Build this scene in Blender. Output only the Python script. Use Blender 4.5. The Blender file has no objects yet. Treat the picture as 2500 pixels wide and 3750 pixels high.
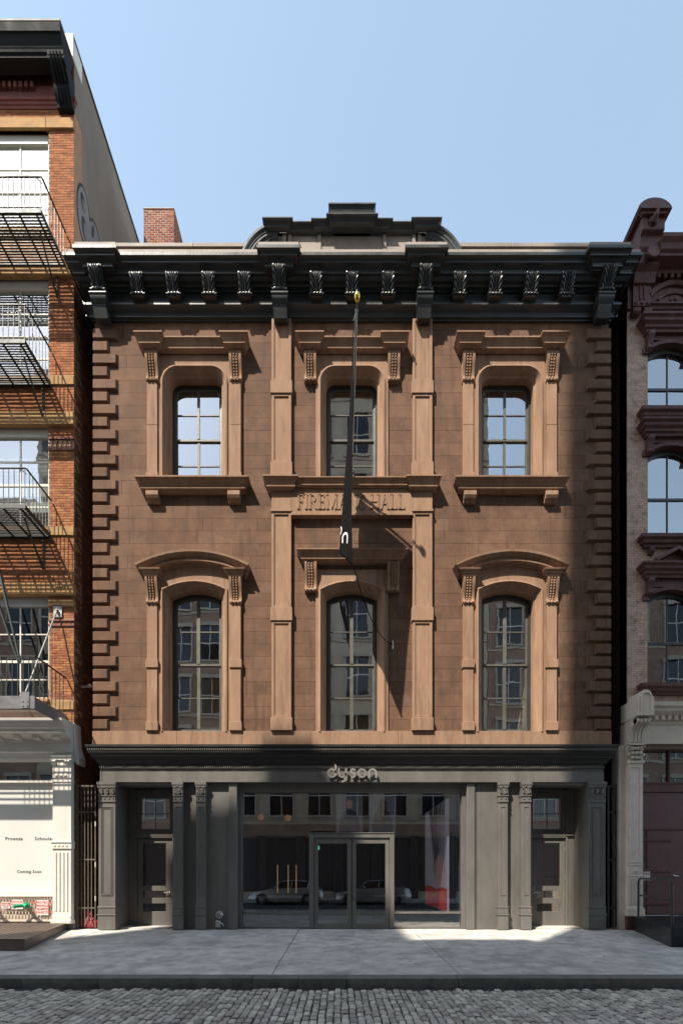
import bpy, bmesh, math, random
from mathutils import Vector
RND = random.Random(11)
PI = math.pi
SC = bpy.context.scene
COL = SC.collection

# ---------------------------------------------------------------- camera
EYE, DIST, FPX = 1.68, 14.17, 1771.0          # eye height, distance to the facade, focal length in photo pixels
cd = bpy.data.cameras.new('camera'); cam = bpy.data.objects.new('camera', cd); COL.objects.link(cam)
cam.location = (0, -DIST, EYE); cam.rotation_euler = (PI/2, 0, 0)
cd.sensor_fit = 'HORIZONTAL'; cd.sensor_width = 24.0; cd.lens = FPX/2500*24.0
cd.shift_x = 5/2500; cd.shift_y = (3195-1875)/2500
cd.clip_start = 0.05; cd.clip_end = 3000
SC.camera = cam
# ---------------------------------------------------------------- sky and sun
SUN = Vector((0.80, 1.0, -1.78)).normalized()   # direction in which the light travels
world = bpy.data.worlds.new('World'); SC.world = world; world.use_nodes = True
wn = world.node_tree; wn.nodes.clear()
sky = wn.nodes.new('ShaderNodeTexSky'); sky.sky_type = 'NISHITA'; sky.sun_disc = False
sky.sun_elevation = math.asin(-SUN.z)
sky.sun_rotation = math.atan2(-SUN.x, -SUN.y)
sky.air_density = 1.0; sky.dust_density = 0.6; sky.ozone_density = 0.6; sky.altitude = 10
bg = wn.nodes.new('ShaderNodeBackground'); bg.inputs['Strength'].default_value = 0.15
wo = wn.nodes.new('ShaderNodeOutputWorld')
hz = wn.nodes.new('ShaderNodeHueSaturation'); hz.inputs['Hue'].default_value = 0.482; hz.inputs['Saturation'].default_value = 0.74; hz.inputs['Value'].default_value = 0.73   # hazy summer sky
wn.links.new(sky.outputs[0], hz.inputs['Color']); wn.links.new(hz.outputs[0], bg.inputs[0]); wn.links.new(bg.outputs[0], wo.inputs[0])
sl = bpy.data.lights.new('sun', 'SUN'); sl.energy = 3.0; sl.angle = math.radians(0.6); sl.color = (1.0, 0.92, 0.80)
so = bpy.data.objects.new('sun', sl); COL.objects.link(so)
so.rotation_euler = SUN.to_track_quat('-Z', 'Y').to_euler(); so.location = (-20, -30, 60)
SC.view_settings.view_transform = 'Standard'; SC.view_settings.look = 'None'
SC.view_settings.exposure = 1.7; SC.view_settings.gamma = 1.0
SC.view_settings.use_curve_mapping = False

# ---------------------------------------------------------------- materials
MATS = {}
def N(nt, t, **kw):
    n = nt.nodes.new('ShaderNode'+t)
    for k, v in kw.items(): setattr(n, k, v)
    return n
def mat(name, col, rough=0.7, metal=0.0, var=0.18, scale=3.0, fine=60.0, bump=0.15, obj=0.10, isl=0.0,
        stain=None, stain_amt=0.0, stain_scale=0.8, stretch=(1,1,1), spec=0.4, hue=0.0, streak=None, spots=None):
    m = bpy.data.materials.new(name); m.use_nodes = True; nt = m.node_tree; L = nt.links
    b = nt.nodes['Principled BSDF']
    b.inputs['Roughness'].default_value = rough; b.inputs['Metallic'].default_value = metal
    b.inputs['Specular IOR Level'].default_value = spec
    geo = N(nt, 'NewGeometry')
    mp = N(nt, 'Mapping'); mp.inputs['Scale'].default_value = stretch
    L.new(geo.outputs['Position'], mp.inputs['Vector'])
    n1 = N(nt, 'TexNoise'); n1.inputs['Scale'].default_value = scale; n1.inputs['Detail'].default_value = 7; n1.inputs['Roughness'].default_value = 0.62
    L.new(mp.outputs[0], n1.inputs['Vector'])
    mr = N(nt, 'MapRange'); mr.inputs['From Min'].default_value = 0.3; mr.inputs['From Max'].default_value = 0.7
    mr.inputs['To Min'].default_value = 1-var; mr.inputs['To Max'].default_value = 1+var
    L.new(n1.outputs['Fac'], mr.inputs['Value'])
    val = mr.outputs[0]
    oi = N(nt, 'ObjectInfo')
    for src, amt in ((oi.outputs['Random'], obj), (geo.outputs['Random Per Island'], isl)):
        if amt:
            m2 = N(nt, 'MapRange'); m2.inputs['To Min'].default_value = 1-amt; m2.inputs['To Max'].default_value = 1+amt
            L.new(src, m2.inputs['Value'])
            mu = N(nt, 'Math', operation='MULTIPLY'); L.new(val, mu.inputs[0]); L.new(m2.outputs[0], mu.inputs[1]); val = mu.outputs[0]
    hsv = N(nt, 'HueSaturation'); hsv.inputs['Color'].default_value = (*col, 1)
    L.new(val, hsv.inputs['Value'])
    if hue:
        src = oi.outputs['Random'] if obj else geo.outputs['Random Per Island']
        m3 = N(nt, 'MapRange'); m3.inputs['To Min'].default_value = 0.5-hue; m3.inputs['To Max'].default_value = 0.5+hue
        L.new(src, m3.inputs['Value']); L.new(m3.outputs[0], hsv.inputs['Hue'])
    out = hsv.outputs[0]
    if stain:
        n2 = N(nt, 'TexNoise'); n2.inputs['Scale'].default_value = stain_scale; n2.inputs['Detail'].default_value = 9; n2.inputs['Roughness'].default_value = 0.7
        mp2 = N(nt, 'Mapping'); mp2.inputs['Scale'].default_value = stretch; mp2.inputs['Location'].default_value = (7, 3, 1)
        L.new(geo.outputs['Position'], mp2.inputs['Vector']); L.new(mp2.outputs[0], n2.inputs['Vector'])
        m4 = N(nt, 'MapRange'); m4.inputs['From Min'].default_value = 0.5; m4.inputs['From Max'].default_value = 0.68
        m4.inputs['To Max'].default_value = stain_amt
        L.new(n2.outputs['Fac'], m4.inputs['Value'])
        mx = N(nt, 'Mix', data_type='RGBA'); L.new(m4.outputs[0], mx.inputs['Factor'])
        L.new(out, mx.inputs['A']); mx.inputs['B'].default_value = (*stain, 1)
        out = mx.outputs['Result']
    if streak:                                   # rain and soot streaks running down
        n5 = N(nt, 'TexNoise'); n5.inputs['Scale'].default_value = 1.0; n5.inputs['Detail'].default_value = 6; n5.inputs['Roughness'].default_value = 0.65
        mp5 = N(nt, 'Mapping'); mp5.inputs['Scale'].default_value = (5, 5, 0.55); L.new(geo.outputs['Position'], mp5.inputs['Vector']); L.new(mp5.outputs[0], n5.inputs['Vector'])
        m5 = N(nt, 'MapRange'); m5.inputs['From Min'].default_value = 0.52; m5.inputs['From Max'].default_value = 0.72; m5.inputs['To Max'].default_value = streak[1]
        L.new(n5.outputs['Fac'], m5.inputs['Value'])
        x5 = N(nt, 'Mix', data_type='RGBA'); L.new(m5.outputs[0], x5.inputs['Factor']); L.new(out, x5.inputs['A']); x5.inputs['B'].default_value = (*streak[0], 1); out = x5.outputs['Result']
    if spots:                                    # gum spots and drips: (colour, scale, radius)
        v6 = N(nt, 'TexVoronoi'); v6.inputs['Scale'].default_value = spots[1]; v6.inputs['Randomness'].default_value = 1.0; L.new(geo.outputs['Position'], v6.inputs['Vector'])
        m6 = N(nt, 'MapRange'); m6.inputs['From Min'].default_value = spots[2]*1.25; m6.inputs['From Max'].default_value = spots[2]*0.8; m6.inputs['To Max'].default_value = 0.6
        L.new(v6.outputs['Distance'], m6.inputs['Value'])
        x6 = N(nt, 'Mix', data_type='RGBA'); L.new(m6.outputs[0], x6.inputs['Factor']); L.new(out, x6.inputs['A']); x6.inputs['B'].default_value = (*spots[0], 1); out = x6.outputs['Result']
    L.new(out, b.inputs['Base Color'])
    if bump:
        n3 = N(nt, 'TexNoise'); n3.inputs['Scale'].default_value = fine; n3.inputs['Detail'].default_value = 5
        L.new(geo.outputs['Position'], n3.inputs['Vector'])
        ad = N(nt, 'Math', operation='MULTIPLY_ADD'); L.new(n1.outputs['Fac'], ad.inputs[0]); ad.inputs[1].default_value = 1.2
        L.new(n3.outputs['Fac'], ad.inputs[2])
        bp = N(nt, 'Bump'); bp.inputs['Strength'].default_value = bump; bp.inputs['Distance'].default_value = 0.02
        L.new(ad.outputs[0], bp.inputs['Height']); L.new(bp.outputs[0], b.inputs['Normal'])
        rr = N(nt, 'MapRange'); rr.inputs['From Min'].default_value = 0.3; rr.inputs['From Max'].default_value = 0.7
        rr.inputs['To Min'].default_value = max(rough-0.1, 0.02); rr.inputs['To Max'].default_value = min(rough+0.1, 1)
        L.new(n1.outputs['Fac'], rr.inputs['Value']); L.new(rr.outputs[0], b.inputs['Roughness'])
    MATS[name] = m
    return m
def glass(name, refl, tint=(0.9, 0.92, 0.92), wob=0.16, ws=1.3):
    m = bpy.data.materials.new(name); m.use_nodes = True; nt = m.node_tree; L = nt.links; nt.nodes.clear()
    o = N(nt, 'OutputMaterial'); mx = N(nt, 'MixShader'); tr = N(nt, 'BsdfTransparent'); gl = N(nt, 'BsdfGlossy')
    tr.inputs['Color'].default_value = (*tint, 1); gl.inputs['Roughness'].default_value = 0.0; gl.inputs['Color'].default_value = (0.96, 0.98, 1, 1)
    fr = N(nt, 'Fresnel'); fr.inputs['IOR'].default_value = 1.5
    ma = N(nt, 'MapRange'); ma.inputs['To Min'].default_value = refl; ma.inputs['To Max'].default_value = 1.0
    L.new(fr.outputs[0], ma.inputs['Value'])
    geo = N(nt, 'NewGeometry'); fb = N(nt, 'Math', operation='SUBTRACT'); fb.inputs[0].default_value = 1.0; L.new(geo.outputs['Backfacing'], fb.inputs[1])
    mf = N(nt, 'Math', operation='MULTIPLY'); L.new(ma.outputs[0], mf.inputs[0]); L.new(fb.outputs[0], mf.inputs[1]); L.new(mf.outputs[0], mx.inputs[0])   # a thin pane mirrors on its face
    L.new(tr.outputs[0], mx.inputs[1]); L.new(gl.outputs[0], mx.inputs[2]); L.new(mx.outputs[0], o.inputs[0])
    n = N(nt, 'TexNoise'); n.inputs['Scale'].default_value = ws; n.inputs['Detail'].default_value = 2
    L.new(geo.outputs['Position'], n.inputs['Vector'])
    bp = N(nt, 'Bump'); bp.inputs['Strength'].default_value = wob; bp.inputs['Distance'].default_value = 0.01
    L.new(n.outputs['Fac'], bp.inputs['Height']); L.new(bp.outputs[0], gl.inputs['Normal'])
    MATS[name] = m
def emit(name, col, s):
    m = bpy.data.materials.new(name); m.use_nodes = True; b = m.node_tree.nodes['Principled BSDF']
    b.inputs['Base Color'].default_value = (*col, 1); b.inputs['Emission Color'].default_value = (*col, 1); b.inputs['Emission Strength'].default_value = s
    MATS[name] = m

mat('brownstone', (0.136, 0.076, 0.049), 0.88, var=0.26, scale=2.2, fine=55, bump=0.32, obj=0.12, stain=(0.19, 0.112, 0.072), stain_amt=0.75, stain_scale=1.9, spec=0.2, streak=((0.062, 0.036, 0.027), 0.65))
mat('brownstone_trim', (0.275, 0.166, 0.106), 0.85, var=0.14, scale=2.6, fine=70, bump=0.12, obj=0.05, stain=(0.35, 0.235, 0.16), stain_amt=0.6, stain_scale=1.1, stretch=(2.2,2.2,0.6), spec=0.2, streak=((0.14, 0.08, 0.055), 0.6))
mat('mortar_dark', (0.06, 0.045, 0.038), 0.95, var=0.1)
mat('black_metal', (0.013, 0.013, 0.014), 0.33, var=0.3, scale=2.5, fine=25, bump=0.10, obj=0.1, stain=(0.06, 0.055, 0.05), stain_amt=0.5, stain_scale=1.5, spec=0.5)
mat('cornice_sky_tint', (0.026, 0.031, 0.032), 0.42, var=0.25, scale=2.0, fine=18, bump=0.12, obj=0.05, stain=(0.035, 0.03, 0.026), stain_amt=0.5, stain_scale=1.2, stretch=(1,1,0.5), spec=0.5)  # bluish tint puts reflected sky into the dark cornice colour
mat('lead_cap', (0.24, 0.20, 0.17), 0.7, var=0.2, scale=3, fine=40, bump=0.15, stain=(0.22, 0.18, 0.15), stain_amt=0.6)
mat('shop_paint', (0.124, 0.115, 0.105), 0.45, var=0.16, scale=1.6, fine=40, bump=0.07, obj=0.04, stain=(0.16, 0.145, 0.12), stain_amt=0.35, stain_scale=1.0, stretch=(1.5,1.5,0.5), spec=0.45, streak=((0.09, 0.083, 0.077), 0.5))
mat('shop_cornice_paint', (0.03, 0.027, 0.026), 0.45, var=0.15, scale=2, fine=30, bump=0.08, spec=0.45)
mat('window_paint', (0.035, 0.033, 0.030), 0.4, var=0.15, bump=0.04, spec=0.5)
mat('sash_paint', (0.10, 0.095, 0.08), 0.45, var=0.15, bump=0.04, spec=0.4)
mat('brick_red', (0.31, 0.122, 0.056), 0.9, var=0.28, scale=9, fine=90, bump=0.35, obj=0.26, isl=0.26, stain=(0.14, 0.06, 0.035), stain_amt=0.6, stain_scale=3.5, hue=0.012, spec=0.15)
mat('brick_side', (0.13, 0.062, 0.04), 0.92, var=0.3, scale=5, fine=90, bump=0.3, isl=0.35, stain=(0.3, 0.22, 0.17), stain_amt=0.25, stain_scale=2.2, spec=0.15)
mat('mortar_red', (0.36, 0.22, 0.13), 0.95, var=0.2, scale=6)
mat('mortar_pale', (0.50, 0.42, 0.36), 0.95, var=0.2, scale=6)
mat('mortar_alley', (0.16, 0.11, 0.085), 0.95, var=0.3, scale=4)
mat('chimney_brick', (0.24, 0.085, 0.052), 0.9, var=0.25, scale=9, fine=80, bump=0.3, obj=0.3, hue=0.012, spec=0.15)
mat('sandstone', (0.38, 0.225, 0.10), 0.88, var=0.22, scale=4, fine=60, bump=0.2, stain=(0.24, 0.12, 0.06), stain_amt=0.7, stain_scale=2.0, spec=0.2)
mat('red_stone', (0.20, 0.062, 0.05), 0.8, var=0.2, scale=4, fine=50, bump=0.15, stain=(0.30, 0.19, 0.14), stain_amt=0.3, stain_scale=2.5)
mat('stucco', (0.20, 0.17, 0.14), 0.92, var=0.2, scale=0.8, fine=40, bump=0.2, stain=(0.10, 0.085, 0.072), stain_amt=0.7, stain_scale=0.55, stretch=(1, 1, 0.25), spec=0.15)
mat('tar', (0.06, 0.06, 0.06), 0.9, var=0.2)
mat('white_paint', (0.62, 0.59, 0.53), 0.55, var=0.06, scale=2, fine=40, bump=0.06, stain=(0.55, 0.50, 0.43), stain_amt=0.35, stain_scale=1.5, stretch=(2,2,0.6))
mat('grey_white_paint', (0.55, 0.53, 0.50), 0.5, var=0.08, scale=2, bump=0.05)
mat('paper_white', (0.60, 0.59, 0.56), 0.8, var=0.03, scale=1, bump=0.0, spec=0.1)
mat('ink', (0.02, 0.02, 0.022), 0.6, var=0.05, bump=0)
mat('red_ink', (0.5, 0.06, 0.05), 0.6, var=0.05, bump=0)
mat('cream_paint', (0.58, 0.50, 0.42), 0.5, var=0.07, scale=2.5, fine=50, bump=0.08, stain=(0.42, 0.34, 0.27), stain_amt=0.4, stain_scale=2.2)
mat('cream_brick', (0.50, 0.36, 0.285), 0.85, var=0.14, scale=7, fine=80, bump=0.3, obj=0.10, isl=0.10, stain=(0.16, 0.11, 0.09), stain_amt=0.75, stain_scale=4.0, spec=0.2)
mat('cream_mortar', (0.24, 0.18, 0.14), 0.95, var=0.2, scale=8)
mat('maroon_paint', (0.10, 0.039, 0.034), 0.6, var=0.25, scale=4, fine=50, bump=0.15, stain=(0.26, 0.17, 0.14), stain_amt=0.25, stain_scale=4)
mat('maroon_door', (0.10, 0.034, 0.034), 0.5, var=0.15, scale=6, fine=140, bump=0.5, spec=0.5)
mat('maroon_wall', (0.12, 0.044, 0.040), 0.75, var=0.2, scale=3, fine=60, bump=0.2)
mat('fire_escape_iron', (0.018, 0.027, 0.023), 0.55, var=0.3, scale=6, bump=0.15, stain=(0.10, 0.055, 0.03), stain_amt=0.5, stain_scale=8, spec=0.45)
mat('gate_iron', (0.11, 0.095, 0.075), 0.6, var=0.3, scale=6, bump=0.1, stain=(0.16, 0.09, 0.05), stain_amt=0.4, stain_scale=6)
mat('beam_grey', (0.16, 0.16, 0.165), 0.5, var=0.2, scale=4, bump=0.1, stain=(0.10, 0.055, 0.03), stain_amt=0.4, stain_scale=6)
mat('galvanised', (0.45, 0.46, 0.46), 0.35, metal=0.9, var=0.12, scale=10, bump=0.05)
mat('diamond_plate', (0.13, 0.10, 0.085), 0.45, metal=0.5, var=0.25, scale=5, bump=0.1, stain=(0.2, 0.11, 0.06), stain_amt=0.4, stain_scale=4)
mat('black_plate', (0.016, 0.017, 0.018), 0.35, var=0.2, scale=5, bump=0.1, spec=0.5, stain=(0.06, 0.06, 0.06), stain_amt=0.5, stain_scale=10)
mat('concrete', (0.45, 0.425, 0.39), 0.9, var=0.30, scale=2.6, fine=45, bump=0.6, obj=0.12, stain=(0.24, 0.23, 0.215), stain_amt=0.85, stain_scale=0.9, spec=0.2, spots=((0.16, 0.15, 0.145), 3.4, 0.13))
mat('granite_kerb', (0.125, 0.118, 0.110), 0.85, var=0.3, scale=5, fine=60, bump=0.5, obj=0.12, stain=(0.05, 0.048, 0.045), stain_amt=0.6, stain_scale=3)
mat('cobble', (0.37, 0.325, 0.275), 0.72, var=0.28, scale=9, fine=70, bump=0.5, obj=0.3, isl=0.3, stain=(0.15, 0.125, 0.10), stain_amt=0.6, stain_scale=2.2, spec=0.35, hue=0.02)
mat('cobble_joint', (0.055, 0.050, 0.045), 0.95, var=0.3, scale=20, fine=90, bump=0.6)
mat('asphalt', (0.055, 0.053, 0.05), 0.9, var=0.25, scale=8, fine=80, bump=0.4)
mat('flag_cloth', (0.004, 0.004, 0.0045), 0.7, var=0.15, scale=4, bump=0.05, spec=0.08)
mat('dull_black', (0.016, 0.017, 0.018), 0.8, var=0.25, scale=3, bump=0.1, spec=0.15)
mat('flag_white', (0.75, 0.75, 0.75), 0.8, var=0.03, bump=0)
mat('pole_metal', (0.32, 0.31, 0.29), 0.35, metal=0.7, var=0.2, scale=6, bump=0.05)
mat('gold', (0.75, 0.50, 0.10), 0.22, metal=1.0, var=0.05, bump=0)
mat('steel_brushed', (0.55, 0.53, 0.50), 0.3, metal=1.0, var=0.1, bump=0.02)
mat('sign_grey', (0.19, 0.182, 0.172), 0.5, var=0.05, bump=0.02)
mat('fdc_green', (0.02, 0.30, 0.14), 0.35, var=0.15, bump=0.05, spec=0.5)
mat('fdc_red', (0.55, 0.06, 0.03), 0.35, var=0.15, bump=0.05, spec=0.5)
mat('bag_red', (0.45, 0.02, 0.05), 0.55, var=0.2, scale=8, bump=0.2)
mat('bag_pink', (0.60, 0.28, 0.28), 0.55, var=0.2, scale=8, bump=0.1)
mat('room_white', (0.66, 0.59, 0.50), 0.9, var=0.05, bump=0)
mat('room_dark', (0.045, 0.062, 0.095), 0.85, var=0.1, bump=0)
mat('room_floor', (0.12, 0.11, 0.10), 0.5, var=0.1, bump=0)
mat('graffiti_grey', (0.20, 0.19, 0.185), 0.9, var=0.12, scale=3, bump=0.05)
mat('graffiti_black', (0.045, 0.042, 0.042), 0.9, var=0.2, scale=3, bump=0.05)
mat('far_brick', (0.30, 0.20, 0.15), 0.9, var=0.25, scale=3, bump=0.1, stain=(0.12, 0.07, 0.05), stain_amt=0.4)
mat('far_stone', (0.46, 0.39, 0.30), 0.9, var=0.15, scale=2, bump=0.1)
mat('far_trim', (0.42, 0.37, 0.31), 0.85, var=0.1, scale=2, bump=0.05)
mat('far_dark', (0.07, 0.05, 0.045), 0.8, var=0.15, bump=0.05)
mat('car_silver', (0.42, 0.42, 0.43), 0.25, metal=0.6, var=0.03, bump=0, spec=0.6)
mat('car_grey', (0.30, 0.30, 0.31), 0.25, metal=0.6, var=0.03, bump=0, spec=0.6)
mat('car_glass', (0.01, 0.012, 0.014), 0.08, var=0.03, bump=0, spec=0.6)
mat('rubber', (0.02, 0.02, 0.02), 0.8, var=0.1, bump=0)
mat('headlamp', (0.6, 0.62, 0.65), 0.15, var=0.03, bump=0, spec=0.6)
glass('glass_upper', 0.34, (0.88, 0.9, 0.9))
glass('glass_lower', 0.42, (0.92, 0.92, 0.90))
glass('glass_shop', 0.24, (0.86, 0.88, 0.9), 0.06)
glass('glass_side', 0.30, (0.88, 0.9, 0.9))
emit('lamp_warm', (0.7, 0.33, 0.12), 0.05)
emit('lamp_strip', (0.8, 0.55, 0.26), 0.12)
emit('exit_green', (0.1, 0.8, 0.35), 0.3)
emit('lamp_blue', (0.25, 0.6, 0.8), 0.8)

# ---------------------------------------------------------------- helpers
OFF = {}
def thing(name, loc, label, cat, group=None):
    o = bpy.data.objects.new(name, None); COL.objects.link(o); o.location = loc
    o.empty_display_size = 0.2
    o['label'] = label; o['category'] = cat
    if group: o['group'] = group
    OFF[o.name] = Vector(loc)
    return o
def tag(o, label, cat, group=None):
    o['label'] = label; o['category'] = cat
    if group: o['group'] = group
    return o
def place(name, me, parent, loc):
    """link a mesh object whose mesh is local; loc in world coordinates"""
    o = bpy.data.objects.new(name, me); COL.objects.link(o)
    loc = Vector(loc)
    if parent is not None:
        o.parent = parent; o.location = loc - OFF[parent.name]
    else: o.location = loc
    OFF[o.name] = loc
    return o
class MB:
    def __init__(s, ox=0.0, oy=0.0, oz=0.0): s.v = []; s.f = []; s.o = (ox, oy, oz)
    def add(s, vs, fs):
        n = len(s.v); ox, oy, oz = s.o
        s.v += [(x+ox, y+oy, z+oz) for x, y, z in vs]; s.f += [tuple(i+n for i in f) for f in fs]; return s
    def box(s, x0, x1, y0, y1, z0, z1):
        return s.add([(x0,y0,z0),(x1,y0,z0),(x1,y1,z0),(x0,y1,z0),(x0,y0,z1),(x1,y0,z1),(x1,y1,z1),(x0,y1,z1)],
                     [(0,3,2,1),(4,5,6,7),(0,1,5,4),(1,2,6,5),(2,3,7,6),(3,0,4,7)])
    def frustum(s, x0, x1, z0, z1, yb, yf, l, r, b, t):
        """block on the wall: base rectangle at yb, front face inset by l r b t at yf"""
        return s.add([(x0,yb,z0),(x1,yb,z0),(x1,yb,z1),(x0,yb,z1),(x0+l,yf,z0+b),(x1-r,yf,z0+b),(x1-r,yf,z1-t),(x0+l,yf,z1-t)],
                     [(0,1,2,3),(7,6,5,4),(0,4,5,1),(1,5,6,2),(2,6,7,3),(3,7,4,0)])
    def loft(s, rings, closed=True, cap=True):
        n = len(rings[0]); vs = [p for r in rings for p in r]; fs = []
        for i in range(len(rings)-1):
            for j in range(n if closed else n-1):
                k = (j+1) % n; fs.append((i*n+j, i*n+k, (i+1)*n+k, (i+1)*n+j))
        if cap and closed:
            fs.append(tuple(range(n-1, -1, -1))); fs.append(tuple((len(rings)-1)*n+j for j in range(n)))
        return s.add(vs, fs)
    def extx(s, prof, x0, x1):
        """closed (y,z) polygon extruded along X"""
        return s.loft([[(x0, y, z) for y, z in prof], [(x1, y, z) for y, z in prof]])
    def exty(s, poly, y0, y1):
        """closed (x,z) polygon extruded along Y"""
        return s.loft([[(x, y0, z) for x, z in poly], [(x, y1, z) for x, z in poly]])
    def extz(s, poly, z0, z1):
        return s.loft([[(x, y, z0) for x, y in poly], [(x, y, z1) for x, y in poly]])
    def tube(s, path, r, n=8, flat=1.0):
        path = [Vector(p) for p in path]; rings = []
        rr = r if isinstance(r, (list, tuple)) else [r]*len(path)
        up = Vector((0.13, 0.21, 0.97))
        for i, p in enumerate(path):
            d = (path[min(i+1, len(path)-1)]-path[max(i-1, 0)]).normalized()
            a = d.cross(up)
            if a.length < 0.05: a = d.cross(Vector((1, 0.1, 0)))
            a.normalize(); b = d.cross(a)
            rings.append([tuple(p+a*math.cos(2*PI*k/n)*rr[i]+b*math.sin(2*PI*k/n)*rr[i]*flat) for k in range(n)])
        return s.loft(rings)
    def bar(s, a, b, w, d=None):
        return s.tube([a, b], w*0.7071, 4)
    def ball(s, c, r, n=10, m=7):
        rx, ry, rz = r if isinstance(r, (tuple, list)) else (r, r, r); rings = []
        for i in range(m+1):
            t = PI*(0.03+0.94*i/m)
            rings.append([(c[0]+rx*math.sin(t)*math.cos(2*PI*k/n), c[1]+ry*math.sin(t)*math.sin(2*PI*k/n), c[2]-rz*math.cos(t)) for k in range(n)])
        return s.loft(rings)
    def disc(s, c, r, y0, y1, n=20):
        """cylinder with its axis along Y"""
        return s.exty([(c[0]+r*math.cos(2*PI*k/n), c[1]+r*math.sin(2*PI*k/n)) for k in range(n)], y0, y1)
    def cylx(s, c, r, x0, x1, n=14):
        return s.extx([(c[0]+r*math.cos(2*PI*k/n), c[1]+r*math.sin(2*PI*k/n)) for k in range(n)], x0, x1)
    def cylz(s, c, r, z0, z1, n=14):
        return s.extz([(c[0]+r*math.cos(2*PI*k/n), c[1]+r*math.sin(2*PI*k/n)) for k in range(n)], z0, z1)
    def molding(s, prof, path):
        """profile [(out, z)] swept along an XY path with mitres; the moulding grows to the right-hand side of the path"""
        P = [Vector((a, b)) for a, b in path]; ns = []
        for i in range(len(P)-1):
            d = (P[i+1]-P[i]).normalized(); ns.append(Vector((d.y, -d.x)))
        rings = []
        for i, p in enumerate(P):
            if i == 0: m = ns[0]
            elif i == len(P)-1: m = ns[-1]
            else:
                a, b = ns[i-1], ns[i]; m = (a+b)/max(1+a.dot(b), 0.2)
            rings.append([(p.x+m.x*o, p.y+m.y*o, z) for o, z in prof])
        return s.loft(rings)
    def arcmold(s, cx, cz, R, a0, a1, prof, n=24):
        """profile [(radial offset, y)] swept round an arc; angles from vertical"""
        rings = []
        for i in range(n+1):
            a = a0+(a1-a0)*i/n
            rings.append([(cx+(R+ro)*math.sin(a), y, cz+(R+ro)*math.cos(a)) for ro, y in prof])
        return s.loft(rings)
    def ribbon(s, pts, w, y0, y1, close=False):
        """2D stroke (x,z) of width w extruded between y0 and y1"""
        P = [Vector(p) for p in pts]; n = len(P); L = []; Rr = []
        for i, p in enumerate(P):
            if close: a, b = P[(i-1) % n], P[(i+1) % n]
            else: a, b = P[max(i-1, 0)], P[min(i+1, n-1)]
            d = (b-a).normalized(); m = Vector((-d.y, d.x))
            if 0 < i < n-1 or close:
                d1 = (p-a).normalized() if (p-a).length > 1e-6 else d
                c = max(abs(d1.dot(d)), 0.6); m = m/c
            L.append(p+m*w/2); Rr.append(p-m*w/2)
        rings = [[(l.x, y0, l.y), (l.x, y1, l.y), (r.x, y1, r.y), (r.x, y0, r.y)] for l, r in zip(L, Rr)]
        if close: return s.loft(rings+[rings[0]], cap=False)
        return s.loft(rings)
    def mesh(s, name, center=None, bevel=0, smooth=False, seg=1):
        me = bpy.data.meshes.new(name); c = center or Vector((0, 0, 0))
        me.from_pydata([tuple(Vector(p)-c) for p in s.v], [], s.f)
        bm = bmesh.new(); bm.from_mesh(me)
        bmesh.ops.recalc_face_normals(bm, faces=bm.faces)
        if bevel:
            es = [e for e in bm.edges if len(e.link_faces) == 2 and e.calc_face_angle(0) > 0.6]
            bmesh.ops.bevel(bm, geom=es, offset=bevel, segments=seg, affect='EDGES', clamp_overlap=True, profile=0.6)
        bm.to_mesh(me); bm.free()
        if smooth:
            me.polygons.foreach_set('use_smooth', [True]*len(me.polygons))
            try: me.set_sharp_from_angle(angle=smooth if smooth is not True else 0.7)
            except Exception: pass
        return me
    def build(s, name, m, parent=None, bevel=0, smooth=False, kind=None, label=None, base=False, seg=1):
        xs = [p[0] for p in s.v]; ys = [p[1] for p in s.v]; zs = [p[2] for p in s.v]
        c = Vector(((min(xs)+max(xs))/2, (min(ys)+max(ys))/2, min(zs) if base else (min(zs)+max(zs))/2))
        me = s.mesh(name, c, bevel, smooth, seg); me.materials.append(MATS[m])
        o = place(name, me, parent, c)
        if kind: o['kind'] = kind
        if label: o['label'] = label
        return o
def arc(cx, cz, r, a0, a1, n=14):
    """points of an arc, angles in degrees from +x"""
    return [(cx+r*math.cos(math.radians(a0+(a1-a0)*i/n)), cz+r*math.sin(math.radians(a0+(a1-a0)*i/n))) for i in range(n+1)]
def text_into(mb, txt, size, x, z, yf, depth, align='CENTER', spacing=1.0, bold=0.02):
    cu = bpy.data.curves.new('lettering', 'FONT'); cu.body = txt; cu.size = size; cu.extrude = depth/2
    cu.align_x = align; cu.space_character = spacing; cu.resolution_u = 2; cu.offset = size*bold
    ob = bpy.data.objects.new('lettering', cu); COL.objects.link(ob)
    dg = bpy.context.evaluated_depsgraph_get(); dg.update()
    me = ob.evaluated_get(dg).to_mesh()
    vs = [(x+v.co.x, yf-v.co.z, z+v.co.y) for v in me.vertices]; fs = [tuple(p.vertices) for p in me.polygons]
    ob.evaluated_get(dg).to_mesh_clear()
    bpy.data.objects.remove(ob); bpy.data.curves.remove(cu)
    mb.add(vs, fs)
def wall_holes(mb, x0, x1, z0, z1, y0, y1, holes):
    xs = sorted({x0, x1, *[min(max(h[i], x0), x1) for h in holes for i in (0, 1)]}); zs = sorted({z0, z1, *[min(max(h[i], z0), z1) for h in holes for i in (2, 3)]})
    for k in range(len(zs)-1):
        a, b = zs[k], zs[k+1]; run = None
        for i in range(len(xs)-1):
            cx, cz = (xs[i]+xs[i+1])/2, (a+b)/2
            solid = not any(h[0] < cx < h[1] and h[2] < cz < h[3] for h in holes)
            if solid: run = (run[0], xs[i+1]) if run else (xs[i], xs[i+1])
            if (not solid or i == len(xs)-2) and run: mb.box(run[0], run[1], y0, y1, a, b); run = None
    return mb
def cut(ivs, a, b):
    out = []
    for p, q in ivs:
        if b <= p or a >= q: out.append((p, q)); continue
        if a > p: out.append((p, a))
        if b < q: out.append((b, q))
    return out
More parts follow.
